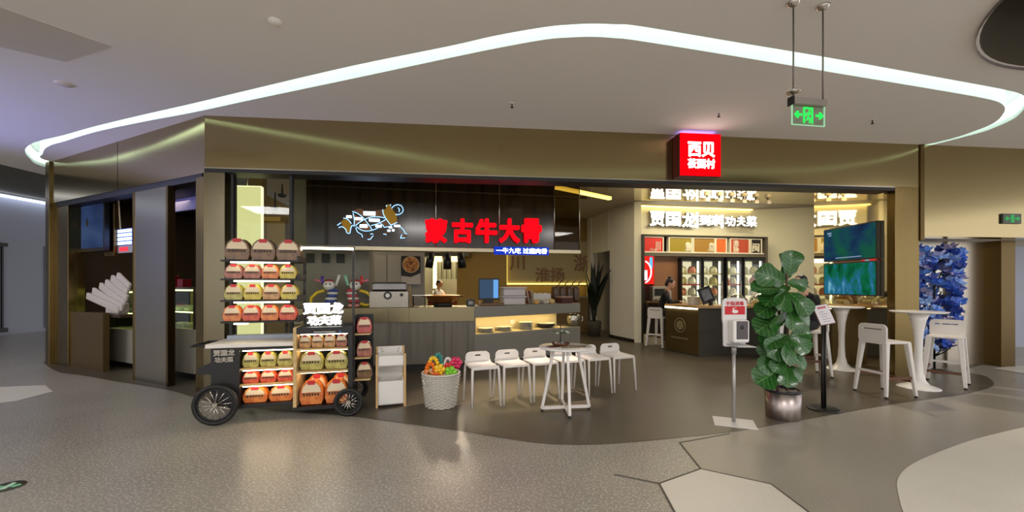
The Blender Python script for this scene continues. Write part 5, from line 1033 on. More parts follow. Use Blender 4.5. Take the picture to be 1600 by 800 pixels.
chain('w', 'white balloon loop sticking up in the middle of the basket', [(0.035, 0.07, 0.12), (0.035, 0.07, 0.22), (0.06, 0.07, 0.265), (0.095, 0.07, 0.25), (0.1, 0.07, 0.17), (0.08, 0.07, 0.04)], 0.017, bl_m('white', (232, 228, 222)))
chain('p', 'pale pink balloon ring hanging over the basket rim', [(-0.12, -0.12, 0.08), (-0.15, -0.12, 0.12), (-0.125, -0.12, 0.16), (-0.085, -0.12, 0.14), (-0.07, -0.12, 0.09)], 0.013, bl_m('peach', (226, 160, 120)))
flower('yf', 'yellow balloon flower at the front of the basket', (0.0, -0.09, 0.165), 0.062, bl_m('yellow2', (240, 190, 30)), 5)
flower('r', 'red balloon flower right of the yellow flower', (0.09, -0.02, 0.175), 0.055, bl_m('red', (206, 40, 34)), 6)
flower('m', 'magenta balloon flower at the right of the basket', (0.175, 0.0, 0.225), 0.068, bl_m('magenta', (206, 26, 84)), 6)
flower('g', 'lime green balloon flower at the right front of the basket', (0.13, -0.1, 0.14), 0.066, bl_m('lime', (120, 196, 40)), 5)
flower('o2', 'dark orange balloon flower low at the front of the basket', (-0.035, -0.12, 0.10), 0.05, bl_m('orange2', (214, 96, 24)), 5)
flower('pk', 'pale pink balloon flower low at the front of the basket', (0.055, -0.15, 0.09), 0.036, bl_m('pink', (226, 150, 140)), 5)
# balloon dolls on the counter behind the cart
def doll(label, px, body, stripe, arm, ear, s):
    u, z = CN.hit(px, 470, 0.28); t = thing('balloon_doll', label, 'balloon doll', CN.w(u, 0.28, 1.036), CN.a, 'balloon dolls on the counter')
    b = MB()
    for i in range(5): (MB().ball((0.012*i*s, 0, 0.10+0.045*i), (0.10-0.004*i, 0.075, 0.03), 14, 8).build('stripe_ring', bl_m(body, {'blue': (40, 70, 160), 'rose': (196, 60, 76)}[body]) if i % 2 == 0 else bl_m('white', (232, 228, 222)), t))
    MB().ball((-0.02*s, 0, 0.365), (0.095, 0.075, 0.085), 14, 10).build('head', bl_m('white'), t)
    MB().ball((-0.02*s, 0.01, 0.435), (0.075, 0.06, 0.03), 12, 6).build('cap', bl_m('capred', (170, 50, 44)), t)
    MB().tube([(-0.10*s, 0, 0.38), (-0.13*s, 0, 0.44), (-0.12*s, 0, 0.52)], 0.024, 8).build('ear', bl_m(ear, {'purple': (90, 56, 160), 'red2': (214, 50, 50)}[ear]), t)
    MB().tube([(-0.13*s, 0, 0.42), (-0.2*s, 0, 0.45), (-0.235*s, 0, 0.45)], 0.018, 8).build('whisker', bl_m('pink3', (220, 120, 140)), t)
    MB().tube([(0.09*s, 0, 0.36), (0.12*s, 0, 0.46), (0.14*s, 0, 0.54)], 0.024, 8).build('raised_arm', bl_m(arm, {'white': (232, 228, 222), 'mint': (150, 210, 180)}[arm]), t)
    MB().tube([(p[0]*s, 0.0, p[1]) for p in ((-0.09, 0.28), (-0.2, 0.25), (-0.29, 0.16), (-0.30, 0.07), (-0.2, 0.03), (-0.1, 0.06))], 0.026, 8).build('tail', bl_m('yellow4', (236, 204, 40)), t)
    for q in (-1, 1): MB().ball((q*0.05, -0.02, 0.03), (0.05, 0.055, 0.03), 10, 6).build('foot', bl_m('skin', (220, 150, 140)), t)
    for q in (-1, 1): MB().ball((-0.02*s+q*0.03, -0.07, 0.385), (0.012, 0.008, 0.015), 8, 6).build('eye', m_black, t)
doll('balloon doll in blue and white stripes on the counter behind the cart', 516, 'blue', None, 'white', 'purple', 1)
doll('balloon doll in red and white stripes on the counter behind the cart', 553, 'rose', None, 'mint', 'red2', -1)

# ---------------------------------------------------------------- fiddle leaf fig in a steel pot
x, y = fl(1223, 652); fx, fy = x, y
fg = thing('fiddle_leaf_fig', 'tall fiddle leaf fig with big glossy leaves in a steel pot', 'potted plant', (x, y, 0))
m_pot = M('pot_steel', (176, 164, 160), 0.36, 1.0)
MB().lathe([(0, 0), (0.155, 0), (0.16, 0.006), (0.168, 0.295), (0.158, 0.295), (0.15, 0.24), (0, 0.24)], 40).build('pot', m_pot, fg)
MB().lathe([(0.172, 0.283), (0.176, 0.29), (0.174, 0.305), (0.156, 0.305), (0.152, 0.285)], 40).build('pot_rim', M('rim_dark', (26, 26, 34), 0.35), fg)
MB().lathe([(0.15, 0.275), (0.1, 0.282), (0, 0.285)], 20).build('soil', M('bark_soil', (150, 140, 134), 0.8, noise=(40, (90, 76, 66))), fg)
m_trunk = M('fig_trunk', (96, 74, 58), 0.7, noise=(20, (70, 54, 42)))
tr1 = [(-0.055, 0.0, 0.27), (-0.05, 0.01, 0.6), (-0.045, 0.0, 1.0), (-0.02, 0.0, 1.3)]; tr2 = [(0.045, 0.01, 0.27), (0.055, 0.0, 0.6), (0.05, 0.0, 1.0), (0.045, 0.0, 1.35), (0.04, 0.0, 1.6)]
MB().tube(smooth_pts(tr1, 4), 0.014, 8).build('trunk', m_trunk, fg); MB().tube(smooth_pts(tr2, 4), 0.013, 8).build('trunk', m_trunk, fg)
def leaf_mat():
    m = bpy.data.materials.new('fig_leaf'); m.use_nodes = True; nt = m.node_tree; b = nt.nodes['Principled BSDF']
    tc = nt.nodes.new('ShaderNodeTexCoord'); sp = nt.nodes.new('ShaderNodeSeparateXYZ'); nt.links.new(tc.outputs['Object'], sp.inputs[0])
    ab = nt.nodes.new('ShaderNodeMath'); ab.operation = 'ABSOLUTE'; nt.links.new(sp.outputs[0], ab.inputs[0])
    sl = nt.nodes.new('ShaderNodeMath'); sl.operation = 'MULTIPLY_ADD'; sl.inputs[1].default_value = -0.75; nt.links.new(ab.outputs[0], sl.inputs[0]); nt.links.new(sp.outputs[1], sl.inputs[2])
    sc = nt.nodes.new('ShaderNodeMath'); sc.operation = 'MULTIPLY'; sc.inputs[1].default_value = 44; nt.links.new(sl.outputs[0], sc.inputs[0])
    sn = nt.nodes.new('ShaderNodeMath'); sn.operation = 'SINE'; nt.links.new(sc.outputs[0], sn.inputs[0])
    r1 = nt.nodes.new('ShaderNodeMapRange'); r1.inputs['From Min'].default_value = 0.93; r1.inputs['From Max'].default_value = 1.0; nt.links.new(sn.outputs[0], r1.inputs[0])
    r2 = nt.nodes.new('ShaderNodeMapRange'); r2.inputs['From Min'].default_value = 0.012; r2.inputs['From Max'].default_value = 0.004; nt.links.new(ab.outputs[0], r2.inputs[0])
    mxm = nt.nodes.new('ShaderNodeMath'); mxm.operation = 'MAXIMUM'; nt.links.new(r1.outputs[0], mxm.inputs[0]); nt.links.new(r2.outputs[0], mxm.inputs[1])
    ns = nt.nodes.new('ShaderNodeTexNoise'); ns.inputs['Scale'].default_value = 5; nt.links.new(tc.outputs['Object'], ns.inputs['Vector'])
    rp = nt.nodes.new('ShaderNodeValToRGB'); rp.color_ramp.elements[0].color = (*lin((20, 62, 22)), 1); rp.color_ramp.elements[1].color = (*lin((44, 102, 34)), 1); nt.links.new(ns.outputs['Fac'], rp.inputs[0])
    mx = nt.nodes.new('ShaderNodeMixRGB'); mx.inputs[2].default_value = (*lin((128, 176, 96)), 1); nt.links.new(rp.outputs[0], mx.inputs[1])
    ml = nt.nodes.new('ShaderNodeMath'); ml.operation = 'MULTIPLY'; ml.inputs[1].default_value = 0.6; nt.links.new(mxm.outputs[0], ml.inputs[0]); nt.links.new(ml.outputs[0], mx.inputs[0])
    nt.links.new(mx.outputs[0], b.inputs['Base Color']); b.inputs['Roughness'].default_value = 0.32; b.inputs['Coat Weight'].default_value = 0.2
    return m
m_leaf = leaf_mat()
def leaf_mesh(k):
    """violin outline, 1 long in y, cupped and wavy"""
    prof = [(0.0, 0.012), (0.05, 0.07), (0.12, 0.16), (0.22, 0.235), (0.34, 0.255), (0.45, 0.265), (0.58, 0.33), (0.7, 0.385), (0.8, 0.39), (0.89, 0.34), (0.96, 0.22), (1.0, 0.03)]
    vs = []; nx = 6
    for f, w in prof:
        for j in range(nx+1):
            u = -1+2*j/nx; wav = 0.03*math.sin(9*f+k*1.7+(2 if u > 0 else 0))*abs(u)
            vs.append((u*w, f, 0.10*abs(u)**1.4*w*2-0.28*(f-0.3)**2*(1+0.2*k)+wav))
    fs = [(i*(nx+1)+j, i*(nx+1)+j+1, (i+1)*(nx+1)+j+1, (i+1)*(nx+1)+j) for i in range(len(prof)-1) for j in range(nx)]
    return MB().add(vs, fs, 0, True).mesh('leaf', m_leaf)
LM = [leaf_mesh(k) for k in range(3)]
d0 = y
# each leaf: tip and root in photo pixels (read at the plant's own distance), depth offset, twist
LV = [((1240, 392), (1232, 432), -0.02, 0, 50), ((1232, 396), (1226, 440), 0.06, 20, 0), ((1184, 424), (1228, 442), -0.05, -20, 0), ((1171, 449), (1222, 452), -0.08, 10, 0), ((1196, 458), (1234, 446), 0.0, 30, 0),
      ((1196, 470), (1228, 452), -0.12, 0, 0), ((1262, 448), (1230, 440), -0.05, 0, 0), ((1270, 446), (1236, 444), 0.05, -30, 0), ((1268, 490), (1234, 456), -0.14, 10, 0), ((1222, 482), (1228, 452), -0.16, 0, 0),
      ((1185, 488), (1222, 472), -0.02, 0, 0), ((1180, 516), (1222, 496), -0.10, 0, 0), ((1210, 512), (1228, 482), -0.15, -25, 0), ((1244, 514), (1232, 480), -0.15, 15, 0), ((1270, 506), (1238, 488), 0.03, 0, 0),
      ((1250, 492), (1230, 470), -0.05, 20, 0), ((1196, 536), (1230, 522), -0.12, 10, 0), ((1206, 552), (1230, 524), -0.16, -10, 0), ((1268, 520), (1234, 524), -0.06, 0, 0), ((1266, 548), (1230, 526), -0.15, 0, 0),
      ((1236, 566), (1226, 530), -0.19, 5, 0), ((1192, 556), (1214, 530), 0.0, 0, 0), ((1190, 576), (1220, 558), -0.05, -20, 0), ((1262, 574), (1232, 550), -0.08, 10, 0), ((1184, 596), (1222, 578), -0.08, 0, 0),
      ((1232, 602), (1228, 572), -0.16, 0, 0), ((1258, 590), (1230, 574), 0.02, 0, 0), ((1212, 580), (1226, 552), -0.1, 20, 0), ((1256, 470), (1232, 462), 0.1, 0, 0), ((1204, 500), (1230, 500), 0.1, 0, 0), ((1254, 536), (1230, 540), 0.1, 0, 0), ((1206, 440), (1230, 430), 0.06, 0, 0)]
rr = random.Random(11)
for i, (tp, rt_, dy, tw, up_) in enumerate(LV):
    def wp(p, d): return Vector(((p[0]-800)/F*d-fx, d-fy, EYE+(HZ-p[1])/F*d))
    A = wp(rt_, d0+dy*0.3); Bp = wp(tp, d0+dy-0.03); dirv = Bp-A; L = min(0.34, max(dirv.length*1.02, 0.19)); yv = dirv.normalized()
    nrm = Vector((rr.uniform(-0.55, 0.55), -rr.uniform(0.35, 0.95), rr.uniform(0.2, 0.9))); nrm = (nrm-yv*nrm.dot(yv)).normalized(); xv = yv.cross(nrm)
    R = Matrix((xv, yv, nrm)).transposed().to_4x4() @ Matrix.Rotation(math.radians(tw), 4, 'Y')
    o = obj('leaf', LM[i % 3], fg); o.matrix_local = Matrix.Translation(A) @ R @ Matrix.Diagonal((L*rr.uniform(0.92, 1.12), L, L, 1))
    stx = -0.045 if A.x < -0.02 else 0.05
    MB().tube([(stx*0.9, 0.0, min(A.z-0.03, 1.6 if stx > 0 else 1.28)), ((stx+A.x)/2, A.y/2, A.z-0.02), tuple(A)], 0.0045, 5).build('leaf_stalk', M('stalk_green', (90, 116, 60), 0.6), fg)

# ---------------------------------------------------------------- blue blossom sculpture in the recess
bt = thing('blue_blossom_column', 'tall column of blue translucent blossoms on dark branches', 'decoration', (6.93, 6.72, 0), math.radians(8))
m_bl = [M('petal%d' % i, c, 0.3, coat=0.4) for i, c in enumerate(((58, 104, 214), (96, 146, 236), (146, 182, 244), (184, 176, 220), (48, 72, 160)))]
MB().lathe([(0, 0), (0.2, 0), (0.21, 0.02), (0.05, 0.04), (0, 0.04)], 24).build('base', m_black, bt)
MB().cyl((0, 0, 0.03), (0, 0, 1.95), 0.014, n=8).build('stem', m_black, bt)
for k in range(6):
    z = 0.25+k*0.3
    for s in (-1, 1):
        MB().tube([(0, -0.02, z), (s*0.05, -0.1, z+0.07), (s*0.09, -0.16, z+0.15)], 0.010, 5).build('branch', m_black, bt)
        MB().tube([(0, 0.0, z), (s*0.12, 0.02, z+0.05), (s*0.22, 0.02, z+0.1)], 0.008, 5).build('branch', m_black, bt)
def petal_mesh(i):
    b = MB(); n = 6
    for k in range(n):
        a = 2*math.pi*k/n; c, s = math.cos(a), math.sin(a); c2, s2 = math.cos(a+0.48), math.sin(a+0.48); c1, s1 = math.cos(a-0.48), math.sin(a-0.48)
        b.add([(0, 0, 0), (0.046*c1, 0.046*s1, 0.012), (0.06*c, 0.06*s, 0.024), (0.046*c2, 0.046*s2, 0.012), (0, 0, -0.006)], [(0, 1, 2, 3), (4, 3, 2, 1)])
    b.ball((0, 0, 0.008), 0.014, 6, 4); return b.mesh('blossom', m_bl[i])
PM = [petal_mesh(i) for i in range(5)]
rr = random.Random(21)
for i in range(280):
    z = rr.uniform(0.35, 2.02) if i > 40 else rr.uniform(1.5, 2.0); a = rr.uniform(0, 6.28); wid = (0.40 if z > 0.75 else 0.24)
    if abs(math.cos(a)) < 0.45 and math.sin(a) < 0: a += 1.0
    r = wid*rr.uniform(0.55, 1.0); o = obj('blossom', PM[i % 5], bt, (r*math.cos(a), r*math.sin(a)*0.6, z), (rr.uniform(-1.6, 0.6), rr.uniform(-1, 1), rr.uniform(0, 6)))
    s = rr.uniform(1.3, 2.1); o.scale = (s, s, s)
# ---------------------------------------------------------------- people
m_skin = M('skin', (206, 158, 128), 0.55); m_hair = M('dark_hair', (24, 18, 16), 0.45, bump=(60, 0.3)); m_suit = M('black_suit', (20, 19, 21), 0.8); m_shirt = M('white_shirt', (226, 222, 216), 0.7); m_trou = M('dark_trousers', (26, 26, 30), 0.8); m_cook = M('cook_white', (224, 220, 212), 0.8)
def skin_body(name, J, bones, mats, parent, face_mat):
    """one continuous body grown over a joint skeleton; face_mat maps a joint name to a material slot"""
    names = list(J); me = bpy.data.meshes.new(name); me.from_pydata([J[n][0] for n in names], [(names.index(a), names.index(b)) for a, b in bones], [])
    o = bpy.data.objects.new(name, me); COL.objects.link(o)
    md = o.modifiers.new('skin', 'SKIN'); md.use_smooth_shade = True; md.branch_smoothing = 0.6
    for i, n in enumerate(names):
        r = J[n][1]; sv = me.skin_vertices[0].data[i]; sv.radius = r if isinstance(r, tuple) else (r, r); sv.use_root = (n == 'pelvis')
    o.modifiers.new('sub', 'SUBSURF').levels = 2
    m2 = bpy.data.meshes.new_from_object(o.evaluated_get(bpy.context.evaluated_depsgraph_get()))
    bpy.data.objects.remove(o); m2.name = name; m2.materials.clear()
    for m in mats: m2.materials.append(m)
    pts = []
    for a, b in bones:
        pa, pb = Vector(J[a][0]), Vector(J[b][0])
        for f in (0.0, 0.25, 0.5, 0.75, 1.0): pts.append((pa.lerp(pb, f), a if f < 0.5 else b))
    for p in m2.polygons:
        c = p.center; n = min(pts, key=lambda q: (q[0]-c).length)[1]; p.material_index = face_mat(n); p.use_smooth = True
    return obj(name, m2, parent)
def person(label, loc, rz, J, mats, fm, hair='bun', shirt=False, apron=False):
    t = thing('person', label, 'person', loc, rz)
    B = [('pelvis', 'waist'), ('waist', 'chest'), ('chest', 'neck'), ('neck', 'head'), ('head', 'crown')]
    for s in 'LR':
        B += [('chest', 'sh'+s), ('sh'+s, 'el'+s), ('el'+s, 'wr'+s), ('wr'+s, 'palm'+s), ('pelvis', 'hip'+s), ('hip'+s, 'kn'+s), ('kn'+s, 'an'+s), ('an'+s, 'toe'+s)]
        pm, wr, el = Vector(J['palm'+s][0]), Vector(J['wr'+s][0]), Vector(J['el'+s][0]); f = (pm-wr).normalized(); side = f.cross(Vector((0, 0, 1))).normalized()*(1 if s == 'L' else -1)
        if side.length < 0.1: side = Vector((0.0, 1, 0))
        for k, (off, ln) in enumerate(((-0.030, 0.05), (-0.011, 0.064), (0.009, 0.07), (0.028, 0.06))):
            a = pm+side*off+f*0.03; m_ = a+f*ln*0.5+Vector((0, 0, 0.004)); e = a+f*ln+Vector((0, 0, -0.016))
            for q, p, r in ((0, a, 0.0095), (1, m_, 0.0085), (2, e, 0.0065)): J['f%s%d%d' % (s, k, q)] = (tuple(p), r)
            B += [('palm'+s, 'f%s%d0' % (s, k)), ('f%s%d0' % (s, k), 'f%s%d1' % (s, k)), ('f%s%d1' % (s, k), 'f%s%d2' % (s, k))]
        a = wr+f*0.03+side*0.028; e = a+f*0.035+side*0.026+Vector((0, 0, -0.008)); J['th%s0' % s] = (tuple(a), 0.012); J['th%s1' % s] = (tuple(e), 0.0085); B += [('wr'+s, 'th%s0' % s), ('th%s0' % s, 'th%s1' % s)]
    skin_body('body', J, B, mats, t, fm)
    # head: axes from neck to crown and the way the face looks
    h = Vector(J['head'][0]); up = (Vector(J['crown'][0])-Vector(J['neck'][0])).normalized(); fw = Vector((0, -1, 0)); fw = (fw-up*fw.dot(up)).normalized(); sd = up.cross(fw)
    T = Matrix((sd, -fw, up)).transposed().to_4x4(); T.translation = h
    def part(nm, m, fn):
        b = MB(); b.T = T; fn(b); return b.build(nm, m, t)
    part('face', m_skin, lambda b: b.ball((0, -0.012, -0.005), (0.074, 0.090, 0.108), 18, 14) and b.ball((0, -0.06, -0.06), (0.045, 0.04, 0.045), 12, 10) and b.ball((0, -0.101, -0.012), (0.013, 0.02, 0.024), 10, 8))
    for s in (-1, 1):
        part('ear', m_skin, lambda b: b.ball((s*0.077, 0.01, -0.005), (0.012, 0.02, 0.03), 10, 8))
        part('eye', M('eye_dark', (40, 28, 22), 0.3), lambda b: b.ball((s*0.031, -0.094, 0.008), (0.014, 0.008, 0.007), 10, 8))
        part('eyebrow', m_hair, lambda b: b.ball((s*0.032, -0.096, 0.03), (0.02, 0.006, 0.004), 8, 6))
    part('mouth', M('lips', (170, 84, 76), 0.5), lambda b: b.ball((0, -0.098, -0.056), (0.022, 0.008, 0.007), 10, 6))
    if hair == 'bun':
        part('hair', m_hair, lambda b: b.ball((0, 0.02, 0.03), (0.083, 0.093, 0.09), 18, 12) and b.ball((0, 0.055, -0.02), (0.075, 0.06, 0.075), 14, 10) and b.ball((0, 0.06, 0.115), (0.045, 0.045, 0.04), 12, 10))
    elif hair == 'short':
        part('hair', m_hair, lambda b: b.ball((0, 0.022, 0.03), (0.084, 0.09, 0.088), 18, 12) and b.ball((0, 0.055, -0.03), (0.072, 0.055, 0.06), 14, 10))
    if shirt:
        c = Vector(J['chest'][0]); n = Vector(J['neck'][0]); b = MB()
        top = n+Vector((0, -0.055, -0.03)); bot = c+Vector((0, -0.118, -0.08)); w = 0.05
        b.add([top+Vector((-w, 0, 0)), top+Vector((w, 0, 0)), bot, top+Vector((-w, 0.03, 0)), top+Vector((w, 0.03, 0)), bot+Vector((0, 0.03, 0))], [(0, 1, 2), (5, 4, 3), (0, 3, 4, 1), (1, 4, 5, 2), (2, 5, 3, 0)])
        b.build('shirt_front', m_shirt, t)
    if apron: MB().box(-0.13, 0.13, -0.155, -0.14, 0.55, 1.05).build('apron', m_shirt, t)
    return t
def sitting(zs, lean=0.1, hand=(0.09, -0.52, 1.035), foot=(0.12, -0.34, 0.30)):
    """seated skeleton, seat height zs, face towards -y"""
    J = {'pelvis': ((0, 0.02, zs+0.10), (0.15, 0.12)), 'waist': ((0, -lean*0.3, zs+0.27), (0.125, 0.10)), 'chest': ((0, -lean, zs+0.46), (0.155, 0.105)), 'neck': ((0, -lean-0.05, zs+0.62), 0.05), 'head': ((0, -lean-0.10, zs+0.745), 0.068), 'crown': ((0, -lean-0.135, zs+0.83), 0.05)}
    for s, q in (('L', 1), ('R', -1)):
        hx, hy, hz = hand
        J['sh'+s] = ((q*0.17, -lean, zs+0.54), 0.062); J['el'+s] = ((q*0.235, -lean-0.10, zs+0.31), 0.047); J['wr'+s] = ((q*(hx+0.02), hy+0.1, hz+0.02), 0.027); J['palm'+s] = ((q*hx, hy+0.03, hz), (0.036, 0.018))
        J['hip'+s] = ((q*0.095, -0.03, zs+0.085), 0.10); J['kn'+s] = ((q*0.13, -0.42, zs+0.09), 0.066); J['an'+s] = ((q*foot[0], foot[1], foot[2]+0.07), 0.042); J['toe'+s] = ((q*foot[0], foot[1]-0.15, foot[2]+0.035), 0.034)
    return J
def fm_suit(n): return 1 if (n in ('head', 'crown', 'neck') or n[:4] == 'palm' or n[0] == 'f' or n[:2] == 'th') else (2 if n[:2] in ('kn', 'an', 'hi', 'to') else 0)
person('seated attendant in black suit with hair bun writing at the service island', (3.36, 9.32, 0), math.radians(64), sitting(0.70, 0.13, (0.09, -0.50, 1.03)), [m_suit, m_skin, m_trou], fm_suit, 'bun', True)
person('customer in black jacket seated behind the fig plant', (4.66, 6.42, 0), math.radians(-66), sitting(0.70, 0.12, (0.10, -0.46, 1.075)), [m_suit, m_skin, m_trou], fm_suit, 'short', False)
J = {'pelvis': ((0, 0, 0.86), (0.15, 0.11)), 'waist': ((0, 0, 1.0), (0.125, 0.10)), 'chest': ((0, -0.03, 1.18), (0.155, 0.105)), 'neck': ((0, -0.05, 1.34), 0.05), 'head': ((0, -0.08, 1.455), 0.068), 'crown': ((0, -0.10, 1.535), 0.05)}
for s, q in (('L', 1), ('R', -1)):
    J['sh'+s] = ((q*0.17, -0.03, 1.26), 0.06); J['el'+s] = ((q*0.22, -0.1, 1.02), 0.045); J['wr'+s] = ((q*0.12, -0.30, 1.06), 0.027); J['palm'+s] = ((q*0.10, -0.37, 1.06), (0.036, 0.018))
    J['hip'+s] = ((q*0.09, 0, 0.80), 0.095); J['kn'+s] = ((q*0.10, -0.01, 0.45), 0.06); J['an'+s] = ((q*0.10, 0.02, 0.08), 0.042); J['toe'+s] = ((q*0.11, -0.13, 0.035), 0.034)
person('cook in white working in the bright rear kitchen', (-2.28, 12.45, 0), math.radians(75), J, [m_cook, m_skin, m_trou], fm_suit, 'short', False, True)

# ---------------------------------------------------------------- slanted left shop
fs0 = FS.w(0, 0); fsa = FS.a
def ls(px, py, t): return FS.hit(px, py, t)
struct(MB().box(-0.2, 2.05, 2.4, 2.5, 0, 3.5).build('wall_left_back', m_browndark, None, fs0, fsa), 'dark back wall of the left shop')
area('left_shop_fill', FS.w(2.2, 1.2, 2.9), (0, 0, 0), 1.5, 0.6, 14, (1.0, 0.82, 0.55))  # area lamp added to brighten the dark left shop interior
struct(MB().box(0.0, 0.1, 0.3, 2.4, 0, 3.5).build('wall_left_side', m_browndark, None, fs0, fsa), 'dark side wall of the left shop')
struct(MB().prism([(0.0, 0.25), (4.6, 0.25), (4.2, 0.6), (2.0, 2.5), (0, 2.5)], 2.95, 3.0).build('ceiling_left_shop', m_dark, None, fs0, fsa), 'dark ceiling of the left shop')
struct(seg_wall('wall_left_divider', (-3.95, 5.62), (-5.49, 8.66), 0, 3.5, 0.08, m_browndark), 'dark dividing wall behind the corner post')
pn = struct(MB().box(3.02, 3.93, 0.0, 0.07, 0.0, 2.78).build('trim_14', m_steel, None, fs0, fsa, bevel=0.005), 'wide brushed steel panel in the slanted front')
MB().box(3.90, 3.95, -0.01, 0.08, 0.0, 2.78).build('brass_edge', m_brass_v, pn); MB().box(3.0, 3.03, -0.01, 0.08, 0.0, 2.78).build('brass_edge', m_brass_v, pn)
_, z1 = ls(130, 487, 0.1)
u1 = ls(166, 500, 0.1)[0]
struct(MB().box(0.72, u1, 0.06, 0.14, 0.0, z1).build('wall_wainscot', M('bronze_panel', (112, 90, 56), 0.4, 0.7, brushed=(3, 3, 60)), None, fs0, fsa), 'bronze wainscot under the left shop window')
t = thing('blue_screen', 'dim blue wall screen in the upper left shop window', 'screen', fs0, fsa)
u0, z1 = ls(111, 322, 0.2); u1, z0 = ls(161, 386, 0.2); _, z1b = ls(161, 318, 0.2)
MB().box(u0-0.06, u1+0.04, 0.2, 0.27, z0-0.06, z1+0.06).build('bezel', m_black, t); MB().box(u0, u1, 0.195, 0.2, z0, z1).build('display', SCREEN('dim_blue', [(30, 40, 66), (46, 62, 98), (60, 78, 112)], 1.2, 0.9), t)
MB().box(u0+0.2, u0+0.24, 0.21, 0.25, z1+0.06, 2.80).build('hanger', m_black, t)
c = FS.hit(136, 348, 0.19); MB().ball((c[0], 0.193, c[1]), (0.05, 0.003, 0.07)).build('dark_figure', m_black, t)
post('trim_15', FS, ls(163, 400, 0.3)[0], ls(178, 400, 0.3)[0], 0.3, 0.36, 2.8, m_bronze, 'bronze upright inside the left shop window', 1.9)
# hanging blue-white neon box and price strip
u0, z1 = ls(184, 358, 0.35); u1, z0 = ls(207, 383, 0.35)
t = thing('blue_neon_box', 'bright blue white lit box hanging in the left shop', 'sign', fs0, fsa)
MB().box(u0, u1+0.1, 0.35, 0.45, z0, z1).build('case', M('neon_case', (40, 50, 110), 0.4), t)
for r_ in range(4):
    for c_ in range(5):
        MB().box(u0+0.02+c_*0.095, u0+0.085+c_*0.095, 0.34, 0.35, z0+0.02+r_*(z1-z0-0.02)/4, z0+0.07+r_*(z1-z0-0.02)/4).build('lit_cell', E('blue_cell', (150, 175, 255), 5.0), t)
u_, zz = ls(180, 300, 0.35); MB().bar((u0-0.02, 0.4, z0), (u0-0.14, 0.4, 2.95), 0.05, 0.02).build('white_hanger', m_white, t)
u0, z1 = ls(181, 384, 0.33); u1, z0 = ls(206, 394, 0.33)
t = thing('price_strip', 'small white strip with red figures under the blue lit box', 'sign', fs0, fsa)
MB().box(u0, u1, 0.35, 0.37, z0, z1).build('strip', M('strip_grey', (170, 160, 160), 0.5), t)
for i in range(5): MB().box(u0+0.08+i*0.06, u0+0.115+i*0.06, 0.345, 0.35, z0+0.03, z1-0.03).build('red_figure', E('red_fig', (255, 40, 60), 1.5), t)
MB().box(u0, u1, 0.36, 0.37, z1, z1+0.02).build('mount', m_black, t)
# bench with red bags and fanned white boxes
u0 = ls(112, 480, 0.35)[0]-0.45; u1 = ls(161, 480, 0.35)[0]; _, zb = ls(150, 488, 0.35)
t = thing('window_bench', 'dark bench board inside the left shop window', 'bench', fs0, fsa)
u2 = ls(205, 480, 0.3)[0]; MB().prism([(u0, 0.16), (u2, 0.16), (u2, 0.40), (u1, 0.40), (u1, 0.9), (u0, 0.9)], zb-0.04, zb).build('board', m_browndark, t); MB().box(u0+0.1, u0+0.2, 0.3, 0.8, 0, zb-0.04).build('leg', m_dark, t); MB().box(u1-0.2, u1-0.1, 0.3, 0.8, 0, zb-0.04).build('leg', m_dark, t)
for i, (px, w, h, lab) in enumerate(((128, 0.34, 0.38, 'left dark red bag on the left shop bench'), (150, 0.3, 0.3, 'right dark red bag on the left shop bench'))):
    u, _ = ls(px, 470, 0.7); t = thing('red_bag', lab, 'bag', FS.w(u, 0.7, zb), fsa, 'red bags on the bench')
    MB().add([(-w/2, -0.12, 0), (w/2, -0.12, 0), (w/2, 0.12, 0), (-w/2, 0.12, 0), (-w*0.42, -0.06, h), (w*0.42, -0.06, h), (w*0.42, 0.06, h), (-w*0.42, 0.06, h)], [(3, 2, 1, 0), (4, 5, 6, 7), (0, 1, 5, 4), (1, 2, 6, 5), (2, 3, 7, 6), (3, 0, 4, 7)]).build('body', M('bag_red', (130, 14, 18), 0.6), t, bevel=0.02)
    MB().tube([(-0.08, 0, h), (-0.06, 0, h+0.07), (0.06, 0, h+0.07), (0.08, 0, h)], 0.01, 6).build('handle', M('bag_red'), t)
m_fan = M('fan_white', (208, 200, 192), 0.6)
fw_ = [((137, 462), (186, 487)), ((146, 454), (192, 484)), ((157, 446), (196, 478)), ((166, 441), (199, 470)), ((175, 434), (200, 460)), ((184, 430), (203, 452))]
t = thing('fanned_white_display', 'white stepped display like a fan of long slats on the left shop bench', 'display', fs0, fsa)
for i, (a, c) in enumerate(fw_):
    tq = 0.20+0.03*i; ua, za = ls(a[0], a[1], tq); uc, zc_ = ls(c[0], c[1]-3, tq); MB().bar((ua, tq, za), (uc, tq, zc_), 0.05, 0.12, up=(0, 0, 1)).build('slat', m_fan, t, bevel=0.02, seg=2)
uc, zc_ = ls(184, 485, 0.28); MB().box(uc-0.2, uc+0.18, 0.19, 0.37, zb, zb+0.2).build('core', m_fan, t, bevel=0.03)
